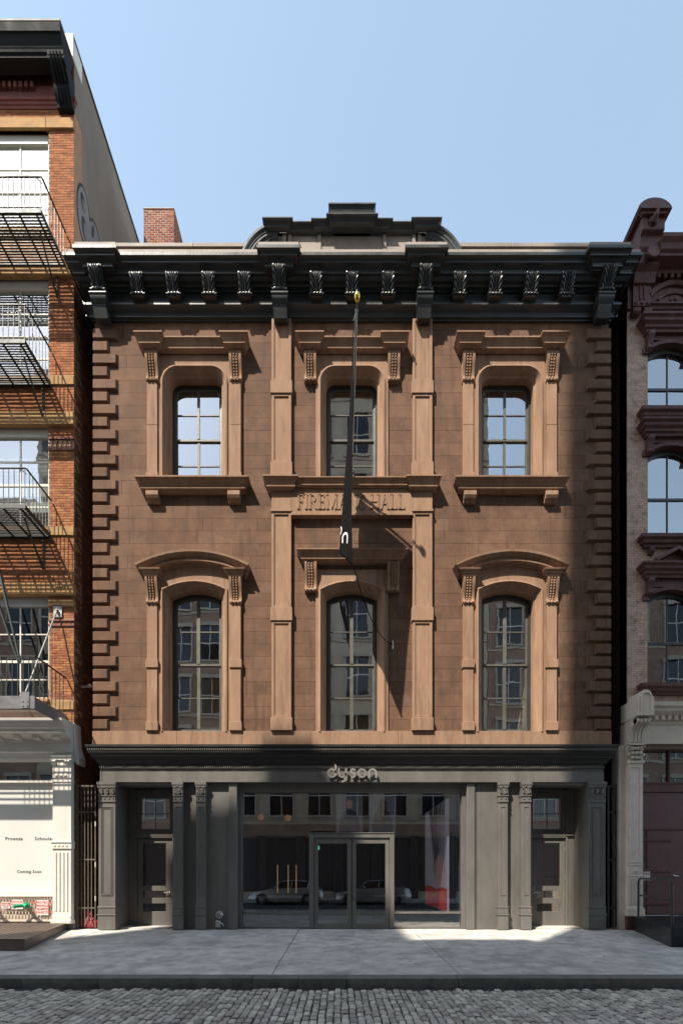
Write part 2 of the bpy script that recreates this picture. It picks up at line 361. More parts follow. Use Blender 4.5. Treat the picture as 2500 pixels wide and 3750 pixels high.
def hoodprof(z0, h, p):
    return [(o*p, z0+z*h) for o, z in ((0, 0), (.12, 0), (.13, .05), (.50, .15), (.55, .17), (.56, .25), (.46, .28), (.49, .36), (.64, .60), (.86, .79), (.99, .84), (1, .95), (0, 1))]
def archpts(hw, z0, z1, rise, kind, n=12):
    """opening outline from bottom left over the head to bottom right, (x,z)"""
    zs = z1-rise; pts = [(-hw, z0), (-hw, zs)]
    if kind == 'round':
        r = rise
        pts += [(-hw+r-r*math.cos(PI/2*i/(n//2)), zs+r*math.sin(PI/2*i/(n//2))) for i in range(1, n//2+1)]
        pts += [(hw-r+r*math.sin(PI/2*i/(n//2)), zs+r*math.cos(PI/2*i/(n//2))) for i in range(0, n//2)]
    else:
        Rr = (hw*hw+rise*rise)/(2*rise); cz = z1-Rr; am = math.asin(min(hw/Rr, 1))
        pts += [(Rr*math.sin(-am+2*am*i/n), cz+Rr*math.cos(-am+2*am*i/n)) for i in range(1, n)]
    pts += [(hw, zs), (hw, z0)]
    return pts
def rectlike(pts, hw, z0, z1):
    """a rectangle outline with as many points as pts"""
    n = len(pts)-4; zs = pts[1][1]; out = [(-hw, z0), (-hw, zs)]
    L1 = z1-zs; tot = 2*L1+2*hw; k = n
    for i in range(1, k+1):
        t = tot*i/(k+1)
        if t < L1: out.append((-hw, zs+t))
        elif t < L1+2*hw: out.append((-hw+t-L1, z1))
        else: out.append((hw, z1-(t-L1-2*hw)))
    # snap the nearest points to the corners
    for cx in (-hw, hw):
        j = min(range(2, 2+k), key=lambda q: abs(out[q][0]-cx)+abs(out[q][1]-z1)); out[j] = (cx, z1)
    out += [(hw, zs), (hw, z0)]
    return out
def Zp(py, Y=0.0): return EYE+(3195-py)*(DIST+Y)/FPX
def Xp(px, Y=0.0): return (px-1245)*(DIST+Y)/FPX
def setkind(o, k='structure'): o['kind'] = k; return o
def brickmesh(w, h, d, ch, m, name='brick'):
    mb = MB(); mb.frustum(-w/2, w/2, -h/2, h/2, d/2, -d/2, ch, ch, ch, ch)
    me = mb.mesh(name); me.materials.append(MATS[m]); return me
# ================================================================ ground, road, kerb, sidewalk
ZK, YK, ZR = -0.12, -5.97, -0.27               # kerb top, kerb line, road level
g = MB().box(-220, 220, -220, 220, -0.75, -0.40).build('ground', 'asphalt'); setkind(g)
road = MB().box(-70, 70, -16.4, YK+0.02, -0.395, ZR-0.035).build('road', 'cobble_joint'); setkind(road)
# cobbles: long side across the street, each row of stones broken
def cobble_mesh(w, l, seed):
    r = random.Random(seed); mb = MB(); n = 12
    def ring(sx, sy, z, j=0.0):
        out = []
        for k in range(n):
            a = 2*PI*k/n; c, s_ = math.cos(a), math.sin(a)
            x = (abs(c)**0.35)*(1 if c > 0 else -1)*w/2*sx; y = (abs(s_)**0.35)*(1 if s_ > 0 else -1)*l/2*sy
            out.append((x+r.uniform(-j, j), y+r.uniform(-j, j), z+r.uniform(-j, j)*0.5))
        return out
    mb.loft([ring(1, 1, -0.05), ring(1, 1, -0.012, .003), ring(.90, .95, -0.001, .003), ring(.6, .7, 0.004, .002)])
    me = mb.mesh('cobble', smooth=0.9); me.materials.append(MATS['cobble']); return me
rc = random.Random(5)
CW, CL = 0.106, 0.205
variants = [cobble_mesh(CW*f-0.012, CL*g_-0.014, i) for i, (f, g_) in enumerate([(1, 1), (.93, .97), (1.05, 1.02), (.98, .93), (1.02, .9), (.9, 1)])]
cob = []
x = -8.2
while x < 8.2:
    y = YK-0.06-rc.uniform(0, CL)
    while y > -10.4:
        cob.append((x+rc.uniform(-.006, .006), y-CL/2+rc.uniform(-.008, .008), ZR+rc.uniform(-.010, .006), rc.randrange(6), rc.uniform(-.07, .07), rc.uniform(-.045, .045), rc.uniform(-.06, .06)))
        y -= CL
    x += CW
def cob_vis(c): 
    d = c[1]+DIST
    return d > 6.15 and abs(c[0]) < 1250*d/FPX
cob.sort(key=lambda c: (not cob_vis(c), c[1]))
rest = MB()
for i, (x, y, z, v, rz, rx, ry) in enumerate(cob):
    if i < 300:
        o = place('cobble', variants[v], road, (x, y, z)); o.rotation_euler = (rx, ry, rz)
    else:
        c, s_ = math.cos(rz), math.sin(rz); me = variants[v]
        rest.add([(x+p.co.x*c-p.co.y*s_, y+p.co.x*s_+p.co.y*c, z+p.co.z+p.co.x*ry*-1+p.co.y*rx) for p in me.vertices], [tuple(p.vertices) for p in me.polygons])
rest.build('cobble_paving', 'cobble', road, smooth=0.9, kind='stuff')
# kerb
kb = MB().box(-70, 70, YK, YK+0.30, -0.39, ZK-0.02).build('kerb', 'granite_kerb'); setkind(kb)
x = -14.0; rk = random.Random(3)
while x < 14:
    L = rk.choice([0.8, 1.3, 1.9, 2.6]); dz = rk.uniform(-.008, .006); dy = rk.uniform(-.012, .008)
    MB().box(x+.004, x+L-.004, YK-0.015+dy, YK+0.29, -0.38, ZK+dz).build('kerbstone', 'granite_kerb', kb, bevel=0.018, seg=2, smooth=0.6)
    x += L
# sidewalk: a sloping bed with concrete slabs
YS = YK+0.305
def zside(y): return ZK*(y/ YS) if y < 0 else 0.0
sw = MB().add([(-70, YS, -0.39), (70, YS, -0.39), (70, 1.2, -0.39), (-70, 1.2, -0.39), (-70, YS, ZK-0.03), (70, YS, ZK-0.03), (70, 1.2, -0.03), (-70, 1.2, -0.03)],
              [(0,3,2,1),(4,5,6,7),(0,1,5,4),(1,2,6,5),(2,3,7,6),(3,0,4,7)]).build('sidewalk', 'mortar_dark'); setkind(sw)
rs = random.Random(9)
xs = [-16, -12.6, -9.6, -6.9, -4.35, -1.2, 2.1, 5.35, 7.95, 10.6, 13.5, 17]
for i in range(len(xs)-1):
    rows = [YS, YS*0.47+rs.uniform(-.3, .3), 1.1] if i % 2 else [YS, YS*0.55, YS*.22, 1.1]
    for j in range(len(rows)-1):
        y0, y1 = rows[j]+(0.007 if j else 0), rows[j+1]-0.007; dz = rs.uniform(-.003, .003)
        x0, x1 = xs[i]+.007, xs[i+1]-.007
        MB().add([(x0, y0, -.2), (x1, y0, -.2), (x1, y1, -.2), (x0, y1, -.2), (x0, y0, zside(y0)+dz), (x1, y0, zside(y0)+dz), (x1, y1, zside(y1)+dz), (x0, y1, zside(y1)+dz)],
              [(0,3,2,1),(4,5,6,7),(0,1,5,4),(1,2,6,5),(2,3,7,6),(3,0,4,7)]).build('paving_slab', 'concrete', sw, bevel=0.006)
osw = MB().box(-70, 70, -18.0, -16.4, -0.39, -0.12).build('opposite_sidewalk', 'concrete'); setkind(osw)

# ================================================================ the brownstone hall
BX, HW = 0.345, 7.53
hall = thing('brownstone_building', (BX, 0, 0), 'three-storey brownstone building with black bracketed cornice and dark grey shopfront', 'building')
def M(): return MB(BX)
WX = (-4.60, 0.0, 4.60)
UZ0, UZ1 = 13.08, 16.28          # upper opening
LZ0, LZ1 = 5.84, 10.0            # lower opening
OHW = 0.76
holes = [(w-1.0, w+1.0, UZ0-0.1, UZ1+0.3) for w in WX]+[(w-1.0, w+1.0, LZ0-0.1, LZ1+0.3) for w in WX]
wall = wall_holes(M(), -HW+.01, HW-.01, 5.30, 19.4, 0.045, 0.42, holes).build('wall', 'mortar_dark', hall)
rb = random.Random(21); PITCH = 0.368
for i in range(33):
    z0 = 5.80+PITCH*i; z1 = min(z0+PITCH, 17.9)
    ivs = [(-HW, HW)]
    for h in holes:
        if h[2] < (z0+z1)/2 < h[3]: ivs = cut(ivs, h[0]+.02, h[1]-.02)
    for a, b in ivs:
        cuts = [a]; L = b-a
        if L > 3.5:
            p = a+(0.9 if i % 2 else 1.7)+rb.uniform(-.15, .15)
            while p < b-0.5: cuts.append(p); p += rb.choice([1.6, 2.0, 2.4])
        cuts.append(b)
        for p, q in zip(cuts, cuts[1:]):
            d = rb.uniform(-.0015, .0025)
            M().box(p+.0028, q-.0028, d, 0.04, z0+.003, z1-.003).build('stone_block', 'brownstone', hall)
# quoins
for sgn in (-1, 1):
    for i in range(32):
        z0 = 5.81+PITCH*i; long_ = (i % 2 == 1); w = 0.70 if long_ else 0.45
        x0, x1 = (-HW-.02, -HW+w) if sgn < 0 else (HW-w, HW+.02)
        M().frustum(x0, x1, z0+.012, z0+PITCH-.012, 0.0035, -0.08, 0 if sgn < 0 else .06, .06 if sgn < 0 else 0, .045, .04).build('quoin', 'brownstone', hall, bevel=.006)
# band above the shop
for k, (a, b) in enumerate(zip([-7.57, -5.1, -3.2, -1.2, 1.35, 3.3, 5.6], [-5.1, -3.2, -1.2, 1.35, 3.3, 5.6, 7.57])):
    M().box(a+.002, b-.002, -0.07, 0.05, 5.345, 5.80).build('band_stone', 'brownstone_trim', hall, bevel=.006)

# ---- windows with their stone surrounds
def console(mb, cx, ztop, zbot, w, p0):
    """scrolled console with a leaf band on its face"""
    H = ztop-zbot; prof = []
    for i in range(15):
        t = i/14
        out = p0*(0.42+0.58*(0.5+0.5*math.cos(PI*min(t/0.85, 1))))
        out += 0.035*math.exp(-((t-0.93)/0.07)**2)
        prof.append((-out, ztop-H*t))
    prof = [(0.0, ztop)]+prof+[(0.0, zbot)]
    for a, b, dy in ((-w/2, -w/2+w*.2, .0), (w/2-w*.2, w/2, .0), (-w/2+w*.2, w/2-w*.2, .028)):
        mb.extx([(min(y+dy, .0) if 0 < k < len(prof)-1 else y, z) for k, (y, z) in enumerate(prof)], cx+a, cx+b)
    for i in range(9):                       # beads and leaf tips
        t = 0.06+0.84*i/9; out = p0*(0.42+0.58*(0.5+0.5*math.cos(PI*min(t/0.85, 1))))
        for s_ in (-1, 1): mb.ball((cx+s_*w*.12, -out+.018, ztop-H*t), (w*.085, .026, H*.042), 6, 4)
    for s_ in (-.3, 0, .3): mb.ball((cx+w*s_, -p0*.5, zbot+.03), (w*.17, .05, .045), 7, 4)
def surround(cx, z0, z1, rise, kind, y=0):
    mb = M(); loops = []
    inner = archpts(OHW, z0, z1, rise, kind)
    def lp(e, yy):
        pts = archpts(OHW+e, z0, z1+e, rise+e*(1 if kind == 'round' else .25), kind); return [(cx+a, yy, b) for a, b in pts]
    outer = rectlike(inner, 1.055, z0, z1+0.52)
    loops.append([(cx+a, 0.03, b) for a, b in outer]); loops.append([(cx+a, -0.045, b) for a, b in outer])
    for e, yy in ((.215, -.045), (.205, -.085), (.16, -.095), (.13, -.05), (.115, -.02), (.08, .02), (.05, .09), (.03, .105), (.0, .12), (.0, .36)):
        loops.append(lp(e, yy))
    mb.loft(loops, closed=False)
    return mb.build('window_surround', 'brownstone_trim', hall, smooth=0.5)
def sash_window(cx, z0, z1, rise, kind, gl, yg=0.36, tall=False):
    """black box frame with two sashes, glass bars and separate panes"""
    hw = OHW; lo = archpts(hw, z0, z1, rise, kind); n = len(lo)
    def ring(e, yy): return [(cx+a, yy, b) for a, b in archpts(hw-e, z0+e*.6, z1-e, rise-e*(.5 if kind == 'round' else .15), kind)]
    fr = M(); fr.loft([ring(-.02, yg-.035), ring(.06, yg-.035), ring(.06, yg-.005), ring(.085, yg+.0), ring(.085, yg+.10), ring(-.02, yg+.10)], closed=False)
    w = fr.build('window', 'window_paint', hall)
    ih = hw-.085; zb = z0+.05; zt = z1-.085; zm = zb+(zt-zb)*0.5
    sill = M().box(cx-ih, cx+ih, yg-.03, yg+.09, zb-.06, zb+.03).build('window_sill', 'sash_paint', w)
    r2 = rise-.05
    for (a, b, yy, up) in ((zb+.03, zm+.02, yg+.045, 0), (zm-.02, zt, yg+.01, 1)):
        s = M()
        s.box(cx-ih, cx-ih+.05, yy, yy+.04, a, b-(r2 if up else 0)); s.box(cx+ih-.05, cx+ih, yy, yy+.04, a, b-(r2 if up else 0))
        s.box(cx-ih+.05, cx+ih-.05, yy, yy+.04, a, a+.06)
        if not up: s.box(cx-ih+.05, cx+ih-.05, yy, yy+.04, b-.045, b)
        else:
            pts = archpts(ih, b-r2-.02, b, r2, kind); inn = archpts(ih-.05, b-r2-.02, b-.055, r2-.035, kind)
            s.loft([[(cx+x, yy, z) for x, z in pts], [(cx+x, yy, z) for x, z in inn], [(cx+x, yy+.04, z) for x, z in inn], [(cx+x, yy+.04, z) for x, z in pts]], closed=False)
        so_ = s.build('sash', 'sash_paint', w)
        zi = a+(b-a)*0.5
        bw = .035 if not tall else .05
        M().box(cx-bw, cx+bw, yy-.012, yy+.03, a+.061, b-.046).build('glazing_bar', 'sash_paint', w)
        for s_ in (-1, 1):
            x0, x1 = (cx-ih+.051, cx-bw-.001) if s_ < 0 else (cx+bw+.001, cx+ih-.051)
            M().box(x0, x1, yy-.004, yy+.026, zi-.016, zi+.016).build('glazing_bar', 'sash_paint', w)
            for (p, q) in ((a+.061, zi-.017), (zi+.017, b-.046)):
                gm = M(); t1, t2 = RND.uniform(-.0022, .0022), RND.uniform(-.0022, .0022)
                if up and q > zi+.2:
                    # head pane follows the arch
                    pts = [(x, z) for x, z in archpts(ih-.02, p, q+.03, r2-.02, kind)]
                    pts = [(cx+x, z) for x, z in pts if (x < -bw if s_ < 0 else x > bw)]
                    ex = cx-bw if s_ < 0 else cx+bw
                    pts = pts+[(ex, q+.028), (ex, p)] if s_ < 0 else [(ex, p), (ex, q+.028)]+pts
                    gm.exty(pts, yy+.016, yy+.020)
                else: gm.box(x0, x1, yy+.016, yy+.020, p, q)
                go = gm.build('pane', gl, w); go.rotation_euler = (t1, 0, t2)
    return w
SEGR = 0.20
for k, cx in enumerate(WX):
    gU = 'glass_upper'; gL = 'glass_lower'
    su = surround(cx, UZ0-.06, UZ1, 0.27, 'round'); sash_window(cx, UZ0, UZ1, 0.27, 'round', gU)
    sd = surround(cx, LZ0-.06, LZ1, SEGR, 'seg'); sash_window(cx, LZ0, LZ1, SEGR, 'seg', gL, tall=True)
    # upper hood: a small entablature breaking forward over the consoles
    prof = hoodprof(16.80, .31, .225)
    a, w_, b_ = 1.40, 0.37, 0.20
    pth = [(cx-a, .02), (cx-a, -b_), (cx-a+w_, -b_), (cx-a+w_, -.06), (cx+a-w_, -.06), (cx+a-w_, -b_), (cx+a, -b_), (cx+a, .02)]
    h = M().molding(prof, pth); 
    h.box(cx-a+.01, cx-a+w_-.01, -b_+.01, .02, 16.70, 16.81); h.box(cx+a-w_+.01, cx+a-.01, -b_+.01, .02, 16.70, 16.81)
    h.box(cx-a+w_, cx+a-w_, -.06, .02, 16.83, 17.07); h.box(cx-a+.005, cx-a+w_-.005, -b_+.004, .02, 16.81, 17.09); h.box(cx+a-w_+.005, cx+a-.005, -b_+.004, .02, 16.81, 17.09)
    h.build('hood', 'brownstone_trim', su, smooth=0.4)
    for s_ in (-1, 1):
        c = M(); console(c, cx+s_*1.215, 16.70, 15.98, .345, .22); c.build('console', 'brownstone_trim', su, smooth=0.6)
    if k != 1:
        for s_ in (-1, 1):
            st = M(); x0, x1 = cx+s_*1.215-.15, cx+s_*1.215+.15
            st.box(x0, x1, -.095, .03, 13.32, 14.72).box(x0, x1, -.093, .03, 14.726, 15.99).box(x0-.025, x1+.025, -.12, .03, 13.05, 13.32)
            st.build('jamb_strip', 'brownstone_trim', su, bevel=.006)
        sp = hoodprof(12.72, .35, .28)
        s = M().molding(sp, [(cx-1.36, .02), (cx-1.36, -.05), (cx+1.36, -.05), (cx+1.36, .02)])
        s.box(cx-1.35, cx+1.35, -.05, .3, 12.73, 13.06)
        s.build('sill', 'brownstone_trim', su, smooth=0.4)
        for s_ in (-1, 1):
            x0 = cx+s_*1.18
            M().extx([(0.02, 12.72), (-.21, 12.72), (-.21, 12.60), (-.17, 12.52), (-.10, 12.50), (-.08, 12.45), (0.02, 12.45)], x0-.18, x0+.18).build('sill_bracket', 'brownstone_trim', su, bevel=.008)
    # lower hoods
    if k != 1:
        prof = [(0, .02), (0, -.09), (.05, -.10), (.055, -.23), (.095, -.235), (.105, -.19), (.14, -.19), (.19, -.25), (.235, -.31), (.25, -.335), (.31, -.345), (.345, .02)]
        R0 = (1.5**2+0.38**2)/(2*0.38); cz = 10.62-R0; am = math.asin(1.49/R0)
        h = M().arcmold(cx, cz, R0, -am, am, prof, 28); h.build('hood', 'brownstone_trim', sd, smooth=0.4)
        # plain field under the arch
        pts = [(cx+(R0+.01)*math.sin(t), cz+(R0+.01)*math.cos(t)) for t in [(-am+2*am*i/16)*0.93 for i in range(17)]]
        M().exty([(cx-1.4, 10.2)]+pts+[(cx+1.4, 10.2)], -.040, .03).build('tympanum', 'brownstone_trim', sd)
        for s_ in (-1, 1):
            x0 = cx+s_*1.215
            M().molding([(0, 10.24), (.03, 10.24), (.035, 10.29), (.06, 10.30), (.065, 10.345), (.11, 10.385), (.12, 10.42), (0, 10.43)], [(x0-.185, .02), (x0-.185, -.20), (x0+.185, -.20), (x0+.185, .02)]).box(x0-.18, x0+.18, -.2, .02, 10.245, 10.42).build('console_cap', 'brownstone_trim', sd, smooth=.4)
            c = M(); console(c, x0, 10.24, 9.50, .345, .22); c.build('console', 'brownstone_trim', sd, smooth=0.6)
            st = M(); a, b = x0-.15, x0+.15
            st.box(a, b, -.095, .03, 6.06, 7.63).box(a-.03, b+.03, -.13, .03, 7.63, 7.87).box(a, b, -.095, .03, 7.87, 9.51).box(a-.03, b+.03, -.13, .03, 5.80, 6.06)
            st.build('jamb_strip', 'brownstone_trim', sd, bevel=.008)
    else:
        prof = hoodprof(10.66, .31, .23)
        h = M().molding(prof, [(cx-1.36, .02), (cx-1.36, -.12), (cx+1.36, -.12), (cx+1.36, .02)]).box(cx-1.355, cx+1.355, -.12, .02, 10.665, 10.955); h.build('hood', 'brownstone_trim', sd, smooth=0.4)
        for s_ in (-1, 1):
            c = M(); console(c, cx+s_*1.2, 10.66, 9.86, .345, .22); c.build('console', 'brownstone_trim', sd, smooth=0.6)
# ---- pilasters, caps and the name tablet
def panel_run(mb, x, hw, z0, z1, p, m=.075):
    mb.box(x-hw, x-hw+m, -p, .03, z0, z1).box(x+hw-m, x+hw, -p, .03, z0, z1)
    mb.box(x-hw+m, x+hw-m, -p, .03, z0, z0+m).box(x-hw+m, x+hw-m, -p, .03, z1-m, z1)
    mb.box(x-hw+m, x+hw-m, -p+.03, .02, z0+m, z1-m)
for s_ in (-1, 1):
    x = s_*2.05; lo = M()
    panel_run(lo, x, .285, 6.17, 8.99, .115); lo.box(x-.315, x+.315, -.145, .03, 8.99, 9.38); lo.box(x-.315, x+.315, -.145, .03, 5.80, 6.17)
    panel_run(lo, x, .285, 9.38, 12.16, .115); lo.box(x-.31, x+.31, -.145, .03, 12.16, 12.235)
    lo.box(x-.285, x+.285, -.125, .03, 12.235, 12.78); lo.build('pilaster', 'brownstone_trim', hall, bevel=.007)
    up = M(); up.box(x-.315, x+.315, -.145, .03, 13.05, 13.60); panel_run(up, x, .285, 13.60, 15.60, .115)
    up.box(x-.315, x+.315, -.145, .03, 15.60, 15.97); panel_run(up, x, .285, 15.97, 17.80, .115); up.build('pilaster', 'brownstone_trim', hall, bevel=.007)
    cp = hoodprof(12.74, .335, .21)
    M().molding(cp, [(x-.30, .02), (x-.30, -.14), (x+.30, -.14), (x+.30, .02)]).box(x-.298, x+.298, -.14, .02, 12.745, 13.06).build('pilaster_cap', 'brownstone_trim', hall, smooth=.4)
cp = hoodprof(12.82, .245, .15)
M().molding(cp, [(-1.60, -.14), (1.60, -.14)]).box(-1.6, 1.6, -.14, .28, 12.825, 13.06).build('string_course', 'brownstone_trim', hall, smooth=.4)
tab = M().box(-1.765, 1.765, -.13, .03, 12.10, 12.82).box(-1.765, 1.765, -.155, .03, 12.04, 12.10).build('name_tablet', 'brownstone_trim', hall, bevel=.006)
# serif capitals
def serif_word(word, x0, x1, z0, h, parent):
    adv = {'F': .62, 'I': .34, 'R': .78, 'E': .68, 'M': 1.0, 'A': .82, 'N': .86, 'S': .60, ' ': .36, 'H': .86, 'L': .64}
    tot = sum(adv[c] for c in word); k = (x1-x0)/tot; x = x0; T, t, sr = .105, .05, .05
    for c in word:
        w = adv[c]; mb = M(); yf = -.150; yb = -.125
        L = lambda pts, th: mb.ribbon([(x+px*k, z0+pz*h) for px, pz in pts], th*h, yf, yb)
        def stem(cx, a=0.0, b=1.0, th=T, s0=True, s1=True):
            L([(cx, a), (cx, b)], th)
            if s0: L([(cx-.12, a+.02), (cx+.12, a+.02)], .045)
            if s1: L([(cx-.12, b-.02), (cx+.12, b-.02)], .045)
        if c in 'FEL':
            stem(.16)
            if c in 'FE': L([(.16, .97), (.54, .97)], t); L([(.53, 1.0), (.53, .80)], .05); L([(.16, .52), (.44, .52)], t); L([(.44, .62), (.44, .42)], .045)
            if c in 'EL': L([(.16, .03), (.58, .03)], t); L([(.575, .0), (.575, .24)], .05)
        elif c == 'I': stem(.17)
        elif c == 'H': stem(.17); stem(.69); L([(.17, .52), (.69, .52)], t)
        elif c == 'N': stem(.15, th=.06); L([(.15, .97), (.70, .03)], T); L([(.70, 0), (.70, 1)], .06); L([(.58, .98), (.82, .98)], .045)
        elif c == 'M': stem(.15, th=.06); L([(.17, .97), (.50, .03)], T); L([(.50, .03), (.80, .97)], .06); stem(.84)
        elif c == 'A': L([(.40, .98), (.68, .02)], T); L([(.40, .98), (.12, .02)], .06); L([(.22, .36), (.58, .36)], t); L([(.0, .02), (.22, .02)], .045); L([(.56, .02), (.80, .02)], .045)
        elif c == 'R':
            stem(.16); L([(.16, .97), (.36, .97)]+[(.36+.2*math.cos(q), .735+.235*math.sin(q)) for q in [PI/2-PI*j/8 for j in range(9)]]+[(.16, .5)], .075); L([(.34, .5), (.66, .02)], .11); L([(.58, .02), (.76, .02)], .045)
        elif c == 'S':
            P = [(.48, .80), (.42, .93), (.30, .97), (.17, .91), (.12, .77), (.18, .63), (.32, .53), (.45, .42), (.50, .26), (.44, .10), (.30, .03), (.15, .08), (.10, .24)]
            L(P, .10); L([(.49, .95), (.49, .74)], .04); L([(.09, .05), (.09, .28)], .04)
        if c != ' ': mb.build('letter', 'brownstone_trim', parent)
        x += w*k
serif_word('FIREMANS HALL', -1.60, 1.55, 12.22, .43, tab)

# ---- main cornice
JP = []
brk = [(-7.12, .40), (-2.05, .39), (2.05, .39), (7.12, .40)]
def crown_path(base, jog, ext):
    """wall path with the cornice breaking forward over the big brackets"""
    p = [(-HW, 3.0)]
    p += [(-HW, -base)]
    for cx, hw in brk:
        lo, hi = cx-hw+ext, cx+hw-ext
        p += [(max(lo, -HW+.02), -base), (max(lo, -HW+.02), -base-jog), (min(hi, HW-.02), -base-jog), (min(hi, HW-.02), -base)]
    p += [(HW, -base), (HW, 3.0)]
    return p
cprof = [(.0, 18.58), (.32, 18.58), (.325, 18.615), (.38, 18.62), (.382, 18.655), (.345, 18.665), (.37, 18.73), (.43, 18.78), (.49, 18.795), (.492, 18.83), (.465, 18.84), (.50, 18.89), (.565, 18.91), (.57, 18.985), (0, 19.05)]
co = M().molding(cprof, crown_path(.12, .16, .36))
cornice = co.build('cornice', 'cornice_sky_tint', hall, smooth=.4)
# soffit, bed moulds and frieze
bed = [(0, 18.40), (.04, 18.40), (.05, 18.45), (.09, 18.455), (.13, 18.48), (.20, 18.485), (.22, 18.53), (.30, 18.535), (.36, 18.60), (0, 18.62)]
M().molding(bed, [(-HW, 3), (-HW, -.10), (HW, -.10), (HW, 3)]).build('bed_mould', 'cornice_sky_tint', cornice, smooth=.4)
M().box(-HW-.06, HW+.06, -.14, .04, 18.08, 18.42).build('frieze', 'cornice_sky_tint', cornice)
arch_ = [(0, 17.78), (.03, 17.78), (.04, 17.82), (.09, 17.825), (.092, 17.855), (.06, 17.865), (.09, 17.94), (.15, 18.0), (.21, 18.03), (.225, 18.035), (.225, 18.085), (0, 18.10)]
M().molding(arch_, [(-HW, 3), (-HW, -.03), (HW, -.03), (HW, 3)]).box(-HW+.01, HW-.01, -.05, .03, 17.785, 18.1).build('architrave', 'cornice_sky_tint', cornice, smooth=.4)
M().tube([(-HW-.1, -.25, 18.10), (-4, -.252, 18.09), (0, -.25, 18.105), (4, -.252, 18.09), (HW+.1, -.25, 18.10)], .014, 6).build('cable', 'cornice_sky_tint', cornice)
def bracket_mesh(w, big):
    mb = MB(); P = .40 if not big else .56; H = .46
    prof = [(0, .26), (-P, .26), (-P-.015, .22), (-P, .16), (-P*.93, .08), (-P*.80, -.02), (-P*.66, -.12), (-P*.60, -.19), (-P*.63, -.22), (-P*.60, -.26), (-P*.45, -.27), (0, -.27)]
    mb.extx(prof, -w/2, w/2)
    # acanthus: mid-rib, curling side leaves
    def surf(t):   # t 0..1 down the face
        pts = prof[2:9]; f = t*(len(pts)-1); i = min(int(f), len(pts)-2); q = f-i
        return (pts[i][0]*(1-q)+pts[i+1][0]*q, pts[i][1]*(1-q)+pts[i+1][1]*q)
    for x0 in (-.16, 0, .16):
        path = []
        for i in range(8):
            t = i/7; y, z = surf(t); path.append((x0*w*(1-.2*t), y-.012, z))
        mb.tube(path, [.024, .03, .027, .022, .02, .02, .024, .03] if x0 == 0 else [.02, .024, .02, .016, .012, .01, .01, .014], 6)
    for s_ in (-1, 1):
        for j in range(4):
            t0 = .02+.2*j; path = []
            for i in range(5):
                q = i/4; y, z = surf(min(t0+.30*q, 1)); path.append((s_*w*(.42-.30*q+.05*math.sin(q*PI)), y-.01-.014*math.sin(PI*q), z))
            mb.tube(path, [.026, .028, .022, .015, .006], 6)
        mb.ball((s_*w*.40, -P-.0, .225), (.035, .03, .035), 7, 5)
        mb.cylx((-P*.62, -.215), .045, s_*w*.5-.03, s_*w*.5+.03, 10)
    for x0 in (-.36, -.12, .12, .36): mb.ball((x0*w, -P*.64, -.19), (w*.14, .04, .045), 7, 5)
    if big:                          # lower scroll and tapering foot
        W = w*.62
        mb.extx([(0, -.26), (-P*.62, -.262), (-P*.66, -.30), (-P*.64, -.40), (-P*.58, -.46), (-P*.50, -.52), (0, -.52)], -W, W)
        mb.cylx((-P*.60, -.315), .055, -W-.015, W+.015, 12)
        mb.extx([(0.02, -.50), (-P*.50, -.505), (-P*.44, -.60), (-P*.34, -.72), (-P*.28, -.80), (0.02, -.80)], -W*.86, W*.86)
    me = mb.mesh('bracket', smooth=0.7); me.materials.append(MATS['black_metal' if not big else 'cornice_sky_tint']); return me
bs, bb = bracket_mesh(.36, False), bracket_mesh(.36, True)
for x in (-6.11, -5.09, -4.07, -3.05, -1.02, 0, 1.02, 3.05, 4.07, 5.09, 6.11):
    place('bracket', bs, cornice, (BX+x, -.13, 18.38))
for x in (-7.20, -2.06, 2.06, 7.20):
    place('bracket', bb, cornice, (BX+x, -.13, 18.40))
# side return brackets
for s_ in (-1, 1):
    o = place('bracket', bs, cornice, (BX+s_*(HW+.05), .35, 18.38)); o.rotation_euler = (0, 0, s_*PI/2)
# lead flashing along the cornice top
M().molding([(0, 18.99), (.535, 18.99), (.525, 19.115), (.50, 19.125), (0, 19.13)], crown_path(.12, .16, .36)).build('flashing', 'lead_cap', cornice)
# parapet and attic
par = M().box(-HW, HW, .16, .42, 19.055, 20.16).build('parapet', 'brownstone', hall)
x = -HW-.05
for L in (2.9, 3.1, 3.2, 3.1, 2.86):
    M().box(x+.003, x+L-.003, .10, .48, 20.16, 20.285+RND.uniform(-.006, .006)).build('coping', 'lead_cap', par, bevel=.01); x += L
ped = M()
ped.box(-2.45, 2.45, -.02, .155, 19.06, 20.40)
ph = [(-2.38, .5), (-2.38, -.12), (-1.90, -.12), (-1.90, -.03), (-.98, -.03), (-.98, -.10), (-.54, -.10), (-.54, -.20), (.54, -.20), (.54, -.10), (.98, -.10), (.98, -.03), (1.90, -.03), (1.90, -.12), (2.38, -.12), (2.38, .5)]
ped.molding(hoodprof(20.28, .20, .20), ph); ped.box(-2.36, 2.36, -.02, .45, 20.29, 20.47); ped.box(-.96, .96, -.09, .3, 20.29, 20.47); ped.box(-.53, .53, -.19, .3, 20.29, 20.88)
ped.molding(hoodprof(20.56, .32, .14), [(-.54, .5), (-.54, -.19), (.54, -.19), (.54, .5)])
pd = ped.build('pediment', 'cornice_sky_tint', hall, smooth=.4)
for a, b in ((-2.36, -2.26), (-2.02, -1.92), (-1.86, -1.76), (-1.0, -.90), (.90, 1.0), (1.76, 1.86), (1.92, 2.02), (2.26, 2.36)):
    M().box(a, b, -.075, .0, 19.06, 20.285).build('attic_strip', 'lead_cap', pd, bevel=.006)
for a, b in ((-2.26, -2.02), (-1.76, -1.0), (-.90, .90), (1.0, 1.76), (2.02, 2.26)):
    M().box(a+.002, b-.002, -.035, .0, 19.06, 20.285).build('attic_panel', 'lead_cap', pd)
